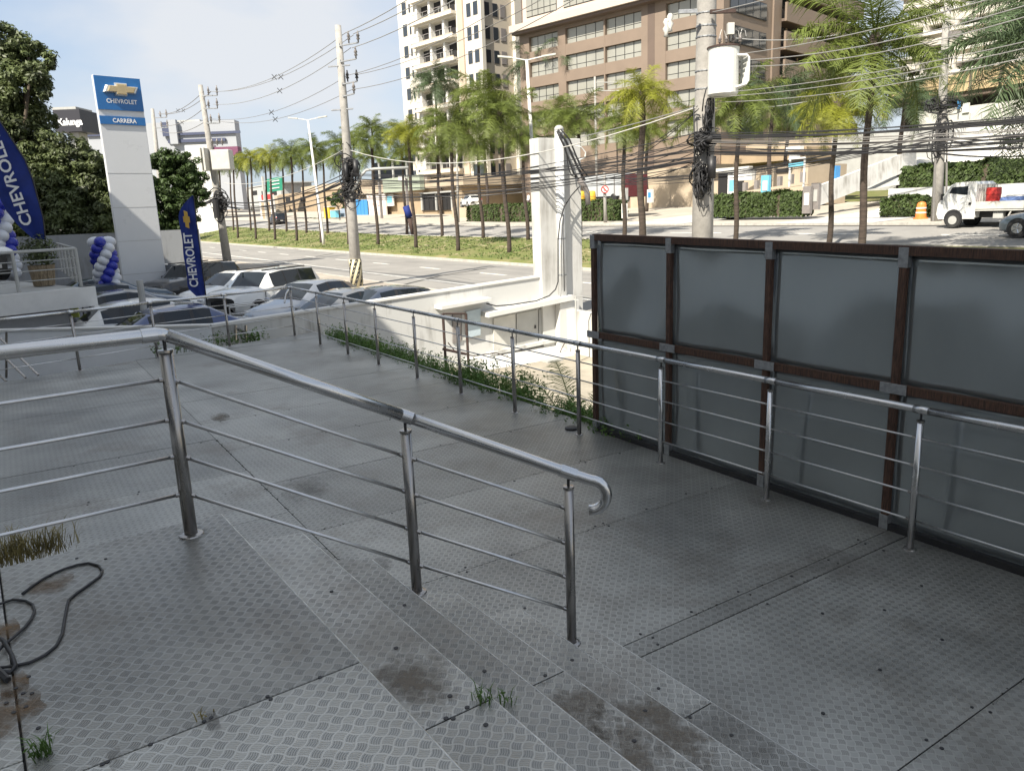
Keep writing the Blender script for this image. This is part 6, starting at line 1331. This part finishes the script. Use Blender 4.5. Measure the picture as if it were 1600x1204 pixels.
gc = g(1592, 361); car('sedan', W(uof(gc)-2.4, 34.0, Hg(*(W(uof(gc)-2.4, 34.0)[:2]))), U, 'bluegrey', (.20, .24, .27), 'grey-blue sedan driving on the far road at the right edge', name='moving_car', group=None, metal=.6)
gc = g(430, 351); car('suv', W(uof(gc), vof(gc)+.4, Hg(gc.x, gc.y)), U, 'black', (.012, .012, .014), 'dark car driving on the far road at the left, beyond the median palms', group=None)
gc = g(328, 352); car('hatch', W(uof(gc), vof(gc), Hg(gc.x, gc.y)), U, 'black', (.012, .012, .014), 'dark small car far off at the left between flag and pole', group=None)
# minibus far left
mbs = bthing('van', 'white van far off at the left beyond the feather flag', 'van', 347, 312, 60); part(mbs, 'body', 'white', 340, 356, 300, 322, 60, 2.2); part(mbs, 'windscreen', 'glass', 341.5, 354, 304, 312, 59.93, .06); part(mbs, 'grille', 'ceramic', 343, 353, 315, 320, 59.93, .06)

# ================================================================== TOWERS
class Block:
    def __init__(s, name, label, xc, Y, vpx, zb):
        s.O = atY(xc, 200, Y); s.O.z = 0; d = ray(vpx, 355-.038*vpx); s.a = Vector((d.x, d.y, 0)).normalized(); s.b = Vector((s.a.y, -s.a.x, 0)); s.zb = zb; s.t = thing(name, label, 'building', (s.O.x, s.O.y, zb))
    def fa(s, x, y):   # pixel on the left facade -> (distance along, z)
        d = ray(x, y); k = (s.O-EYE).dot(s.b)/d.dot(s.b); p = EYE+d*k; return (p-s.O).dot(s.a), p.z
    def fb(s, x, y):
        d = ray(x, y); k = (s.O-EYE).dot(s.a)/d.dot(s.a); p = EYE+d*k; return (p-s.O).dot(s.b), p.z
    def box(s, name, m, a0, a1, b0, b1, z0, z1):
        mb = MB(); mb.box(Vector((s.O.x, s.O.y, 0)), s.a, s.b, Z, a0, a1, b0, b1, z0, z1)
        mb.f = [f[::-1] for f in mb.f] if s.a.cross(s.b).z < 0 else mb.f
        return mb.build(name, M[m] if isinstance(m, str) else m, s.t)
cream = mat('tower_cream', (.62, .585, .51), .85, var=.03, scale=.3); ctan = mat('tower_tan', (.50, .41, .32), .85, var=.04, scale=.3)
T = Block('balconied_tower', 'tall white and tan apartment tower with stacked balconies', 753, 112, -350, 0)
fx = lambda x: T.fa(x, 60)[0]; z30 = T.fa(633, 23)[1]; aL = fx(623.5)
T.box('wall', cream, 0, aL, .6, 14, -2, 44); 
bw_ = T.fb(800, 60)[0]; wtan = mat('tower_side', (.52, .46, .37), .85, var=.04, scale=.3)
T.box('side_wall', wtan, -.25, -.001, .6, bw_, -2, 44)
FH = 3.0; r0_ = z30-1.6
def wins(blk, side, x0, x1, ztops, h, fr=.0, m='glass', back=.0):
    f = blk.fa if side == 'a' else blk.fb
    p0, p1 = sorted((f(x0, 60)[0], f(x1, 60)[0]))
    for zt in ztops:
        if zt < 2: continue
        w = (blk.box('window', 'ceramic', p0-.06, p1+.06, back-.03, back-.001, zt-h-.06, zt+.06) if side == 'a' else blk.box('window', 'ceramic', -.30+back, -.252+back, p0-.06, p1+.06, zt-h-.06, zt+.06))
        mb = MB(); mb.box(Vector((blk.O.x, blk.O.y, 0)), blk.a, blk.b, Z, *((p0, p1, back-.06, back-.032) if side == 'a' else (-.34+back, -.302+back, p0, p1)), zt-h, zt); mb.build('pane', M[m], w)
zs_ = [z30+1.6-FH*k+FH*4 for k in range(0, 16)]
# facade strips flanking the balcony recess
for x0, x1 in ((623.5, 651), (714, 753)): T.box('pier', cream, *sorted((fx(x0), fx(x1))), 0, .62, -2, 44)
T.box('pilaster', ctan, *sorted((fx(717.5), fx(726))), -.25, -.01, -2, 44)
wins(T, 'a', 631, 637, zs_, 1.55); wins(T, 'a', 641.5, 643.5, zs_, 1.5); wins(T, 'a', 731, 737, zs_, 1.6); wins(T, 'a', 741.5, 748, zs_, 1.6)
zr = [z for z in zs_]
wins(T, 'b', 757, 763.5, zr, 1.6); wins(T, 'b', 769, 776, zr, 1.6); wins(T, 'b', 781, 788, zr, 1.6, m='ceramic')
e0, e1 = sorted((fx(651), fx(714)))
for z in [r0_+FH*k-FH*9 for k in range(0, 15)]:
    if z < 3: continue
    T.box('balcony_slab', cream, e0-.1, e1+.3, -.9, .6, z-.55, z-.15); T.box('balcony_rail', 'ceramic', e0+.1, e1-.1, -.82, -.78, z+.75, z+.82); T.box('parapet', ctan, e0, e1, -.85, -.75, z-.14, z+.05)
    for k in range(8): T.box('baluster', 'stone', e0+.3+(e1-e0-.6)*k/7-.02, e0+.3+(e1-e0-.6)*k/7+.02, -.82, -.79, z+.05, z+.74)
    T.box('beam', cream, e0, e1, -.3, .6, z+2.2, z+2.45)
    for k in range(3):
        c = e0+(e1-e0)*(.17+.33*k); T.box('balcony_door', 'dark', c-.75, c+.75, .5, .58, z-.1, z+1.95); T.box('door_jamb', 'white', c+.9, c+1.35, -.2, .58, z-.1, z+2.2)
T.box('corner_pier', cream, -.9, -.26, bw_-.2, bw_+1.6, -2, 44); T.box('recess_wall', wtan, -.2, 1, bw_+1.7, bw_+6, -2, 44)
wins(T, 'b', 804.5, 809, zr, 1.9)
# brown office block
Bn = Block('brown_office_block', 'brown clad office building with ribbon windows and a cream upper storey', 1121, 82, -452, 0)
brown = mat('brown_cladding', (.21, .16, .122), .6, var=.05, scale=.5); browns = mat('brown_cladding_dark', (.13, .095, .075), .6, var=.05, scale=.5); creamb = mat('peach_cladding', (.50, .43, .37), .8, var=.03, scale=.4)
bx = lambda x: Bn.fa(x, 50)[0]; bl = bx(811); rows = []; zA1 = Bn.fa(1040, 53)[1]; pitch = Bn.fa(1040, 53)[1]-Bn.fa(1040, 99)[1]
ledge = Bn.fa(1005, 0)[1]; lz2 = Bn.fa(812, 56)[1]
gz_ = mat('tinted_glass', (.33, .325, .285), .15, .15, var=.08, scale=.25)
cols = [(826, 871), (883, 943), (945, 1002), (1040, 1112)]; ee = sorted([bx(x) for c in cols for x in c]+[bl, -0.0])
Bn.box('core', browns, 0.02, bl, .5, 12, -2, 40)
zt_all = [zA1+pitch*k for k in range(-3, 4)]; hw = Bn.fa(1040, 53)[1]-Bn.fa(1040, 80)[1]
edges = [0]+sorted([bx(x) for c in cols for x in c])+[bl]
for i in range(0, len(edges), 2): Bn.box('pier', brown, edges[i], edges[i+1], 0, .5, -2, ledge-.3)
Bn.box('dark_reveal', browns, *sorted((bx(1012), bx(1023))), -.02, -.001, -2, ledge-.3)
zl = sorted(zt_all)
for c in cols:
    a0, a1 = sorted((bx(c[0]), bx(c[1])))
    prev = -2
    for zt in zl:
        if zt-hw < 3 or zt > ledge: continue
        Bn.box('spandrel', brown, a0, a1, .02, .5, prev, zt-hw); prev = zt
        n = max(3, round((a1-a0)/1.25))
        w = Bn.box('window', 'black', a0, a1, .40, .49, zt-hw, zt)
        for k in range(n):
            for (q0, q1) in ((.03, .30), (.34, .97)):
                mb = MB(); mb.box(Vector((Bn.O.x, Bn.O.y, 0)), Bn.a, Bn.b, Z, a0+(a1-a0)*k/n+.05, a0+(a1-a0)*(k+1)/n-.05, .36, .39, zt-hw+hw*q0, zt-hw+hw*q1); mb.build('pane', gz_, w)
    Bn.box('spandrel', brown, a0, a1, .02, .5, prev, ledge)
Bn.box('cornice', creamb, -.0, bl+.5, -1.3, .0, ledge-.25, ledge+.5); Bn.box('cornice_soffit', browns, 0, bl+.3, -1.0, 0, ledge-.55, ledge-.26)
Bn.box('upper_wall', creamb, 0, bl-.6, .1, 12, ledge+.5, ledge+9)
for c in ((823, 870), (881, 933), (945, 1000), (1020, 1080)):
    a0, a1 = sorted((bx(c[0]), bx(c[1]))); w = Bn.box('window', 'black', a0, a1, .05, .095, ledge+1.3, ledge+3.4); n = 5
    for k in range(n):
        for (q0, q1) in ((.03, .30), (.34, .97)):
            mb = MB(); mb.box(Vector((Bn.O.x, Bn.O.y, 0)), Bn.a, Bn.b, Z, a0+(a1-a0)*k/n+.05, a0+(a1-a0)*(k+1)/n-.05, .01, .045, ledge+1.3+2.1*q0, ledge+1.3+2.1*q1); mb.build('pane', gz_, w)
# right-hand face with window strips, then balconied wing
yb0 = lambda x: Bn.fb(x, 60)[0]; w1 = yb0(1200); w2_ = yb0(1292)
Bn.box('side_wall', brown, -.4, .0, .0, w1, -2, 40)
zs2 = [Bn.fb(1150, 43)[1]+pitch*k for k in range(-3, 3)]
for zt in zs2:
    if zt < 5: continue
    b0, b1 = yb0(1133), yb0(1190); w = Bn.box('window', 'black', -.5, -.41, b0, b1, zt-hw, zt)
    for k in range(5): mb = MB(); mb.box(Vector((Bn.O.x, Bn.O.y, 0)), Bn.a, Bn.b, Z, -.54, -.505, b0+(b1-b0)*k/5+.06, b0+(b1-b0)*(k+1)/5-.06, zt-hw+.08, zt-.08); mb.build('pane', M['glass'], w)
Bn.box('wing_core', browns, .8, 10, w1, w2_+8, -2, 40); Bn.box('wing_pier', brown, -.6, .8, w1, yb0(1212), -2, 40)
zs3 = [Bn.fb(1240, 59)[1]+pitch*k for k in range(-3, 4)]; ph = Bn.fb(1240, 59)[1]-Bn.fb(1240, 87)[1]
for zt in zs3:
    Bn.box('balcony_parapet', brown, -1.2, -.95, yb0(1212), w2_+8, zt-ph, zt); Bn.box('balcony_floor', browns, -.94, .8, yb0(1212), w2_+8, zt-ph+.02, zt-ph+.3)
    Bn.box('balcony_glass', 'glass', .72, .79, yb0(1216), w2_+7, zt+.1, zt+1.7)
    for k in range(4): Bn.box('mullion', 'tan', .6, .7, yb0(1216)+k*3.1, yb0(1216)+k*3.1+.25, zt, zt+1.8)
# white office building at right
Wb = bthing('white_office_building', 'white banded building with deep dark balconies at the upper right', 'building', 1500, 110, 95)
wm_ = mat('white_bands', (.58, .55, .50), .85, var=.04, scale=.4); dk = mat('dark_recess', (.055, .045, .042), .8, var=.1)
U1 = lambda x: uof(atv(x, 100, 95)); zz = atv(1500, 107, 95).z; fh = (atv(1500, 57, 95).z-atv(1500, 90, 95).z)
def wbox(name, m, xa, xb, v0, v1, z0, z1): a, b = sorted((U1(xa), U1(xb))); return MB().buv(a, b, v0, v1, z0, z1).build(name, M[m] if isinstance(m, str) else m, Wb)
wbox('core', dk, 1405, 1800, 97, 110, 0, zz+fh*5)
for k in range(6):
    z = zz+fh*k; wbox('floor_band', wm_, 1405, 1800, 95, 97.2, z-1.5, z-.05); wbox('balcony_ledge', 'white', 1403, 1802, 94.6, 95, z-.35, z-.05)
    for x in (1452, 1531, 1560, 1640, 1690): wbox('mullion', 'tan', x, x+.8, 96.6, 96.9, z, z+fh-1.55)
    wbox('glass_strip', mat('smoked_glass', (.05, .042, .04), .3, var=.1) if k == 0 else bpy.data.materials['smoked_glass'], 1492, 1583, 96.9, 96.98, z, z+fh-1.5)
for x0, x1 in ((1481, 1492), (1584, 1600), (1440, 1446)): wbox('pier', wm_, x0, x1, 94.8, 97.1, 0, zz+fh*5)
ocre = mat('ochre_band', (.50, .38, .22), .85, var=.04)
pod2 = bthing('cafe_podium', 'ochre podium with a dark café front under the white banded building', 'building', 1450, 150, 84)
def pb2(name, m, x0, x1, yt, yb, v, dep): return part(pod2, name, m, x0, x1, yt, yb, v, dep)
mb = MB(); a = [atv(x, y, 84) for x, y in ((1395, 147), (1598, 139), (1598, 119), (1395, 124))]
zo0, zo1 = atv(1480, 146, 84).z, atv(1480, 119, 84).z; ua, ub = sorted((uof(atv(1392, 130, 84)), uof(atv(1720, 130, 84))))
MB().buv(ua, ub, 84, 94, zo0, zo1).build('ochre_band', ocre, pod2); MB().buv(ua, ub, 87, 94, 2, zo0).build('cafe_front', dk, pod2); MB().buv(ua, ub, 84.3, 87, zo0-.5, zo0-.01).build('soffit', browns, pod2)
for k in range(8): MB().buv(ua+(ub-ua)*k/7.-.15, ua+(ub-ua)*k/7.+.15, 83.97, 83.995, zo0, zo1).build('joint', browns, pod2)
MB().buv(ua, ub, 83.96, 83.99, (zo0+zo1)/2-.03, (zo0+zo1)/2+.03).build('joint', browns, pod2)
pb2('side_wall', 'offwhite', 1437, 1760, 155, 185, 84.5, 2); pb2('sign_board', dk, 1384, 1430, 154, 168, 86.5, .3)
q1, q2 = atv(1385, 164, 86.2), atv(1428, 158, 86.2); text('LANE CAFÉ', .75, whl, pod2, (q1+q2)/2, (-U), Z, 'cafe_lettering', .05, width=(q2-q1).length*.9)
pb2('window', 'white', 1504, 1514, 161, 176, 84.3, .15); pb2('blue_sign', 'bluep', 1496, 1500, 157, 170, 84.2, .1)
rw2 = bthing('upper_retaining_wall', 'big bright white retaining wall above the tall hedge at the right', 'wall', 1540, 215, 60); part(rw2, 'wall_face', 'white', 1476, 1800, 186, 262, 60, .5, 2); part(rw2, 'rail_cap', 'stone', 1476, 1800, 176, 177.5, 60.1, .1)
for k in range(8): part(rw2, 'rail_post', 'stone', 1478+k*18, 1479.2+k*18, 177, 187, 60.1, .1)
solo('terrace_wall', 'grey terrace wall between the ramp and the café, behind the palms', 'wall', 'stone', 1300, 1476, 205, 240, 64, .5, 3)
solo('terrace_wall', 'cream terrace wall below the brown building', 'wall', 'tan2', 1095, 1330, 222, 262, 68, .5, 2)
# left distance: sign box and shopping centre
kb = thing('sign_box', 'black square roof sign with white lettering above the left trees', 'sign', tuple(atY(107, 190, 95)))
q = [atY(82, 172, 95), atY(128, 202, 95)]; MB().bw(q[0].x, q[1].x, 95, 99, atY(105, 206, 95).z, atY(105, 171, 95).z).build('sign_board', mat('sign_black', (.02, .02, .028), .5, var=.05), kb); MB().bw(q[0].x-.2, q[1].x-.5, 95.3, 99, atY(105, 171, 95).z, atY(105, 166.5, 95).z).build('sign_top', M['stone'], kb)
text('Kalunga', 1.05, whl, kb, atY(110, 192, 94.95), Vector((1, 0, 0)), Z, width=(atY(129, 190, 95)-atY(91, 190, 95)).x, bold=.03)
MB().bw(q[0].x+1, q[1].x-1, 96, 98, -1.5, atY(105, 206, 95).z).build('support', M['stone'], kb)
ml = thing('shopping_centre', 'big grey shopping centre with dark horizontal window bands in the left distance', 'building', tuple(atY(300, 220, 175)))
greyp = mat('mall_grey', (.33, .345, .37), .7, var=.04, scale=.1); mband = mat('mall_band', (.07, .08, .13), .3, var=.1)
def mbx(name, m, x0, x1, yt, yb, Y, d): a, b = atY(x0, (yt+yb)/2, Y), atY(x1, (yt+yb)/2, Y); zt, zb = atY((x0+x1)/2, yt, Y).z, atY((x0+x1)/2, yb, Y).z; return MB().bw(a.x, b.x, Y, Y+d, zb, zt).build(name, m if not isinstance(m, str) else M[m], ml)
mbx('wall', greyp, 215, 374, 190, 330, 175, 3); mbx('dark_band', mband, 268, 375, 206, 210, 174.5, .4); mbx('dark_band', mband, 262, 352, 217, 222, 174.5, .4); mbx('dark_tower', mband, 253, 264, 191, 213, 174.2, .5); mbx('stair_tower', greyp, 264, 276, 187, 225, 173.8, 1.0); mbx('roof_shed', 'stone', 276, 312, 187.5, 190, 176, 8); mbx('wall', greyp, 130, 160, 194, 260, 175, 3); mbx('dark_band', mband, 134, 158, 207, 213, 174.5, .4)
wh2 = thing('white_hall', 'white and purple panelled hall beside the transformer pole', 'building', tuple(atY(330, 250, 120)))
a, b = atY(292, 250, 120), atY(372, 250, 120); MB().bw(a.x, atY(333, 250, 120).x, 120, 122, -1, atY(315, 226, 120).z).build('white_panel', M['white'], wh2); MB().bw(atY(333, 250, 120).x+.1, b.x, 120.4, 122, atY(350, 243, 120).z, atY(350, 229, 120).z).build('purple_panel', mat('purple_panel', (.16, .05, .10), .6, var=.1), wh2)
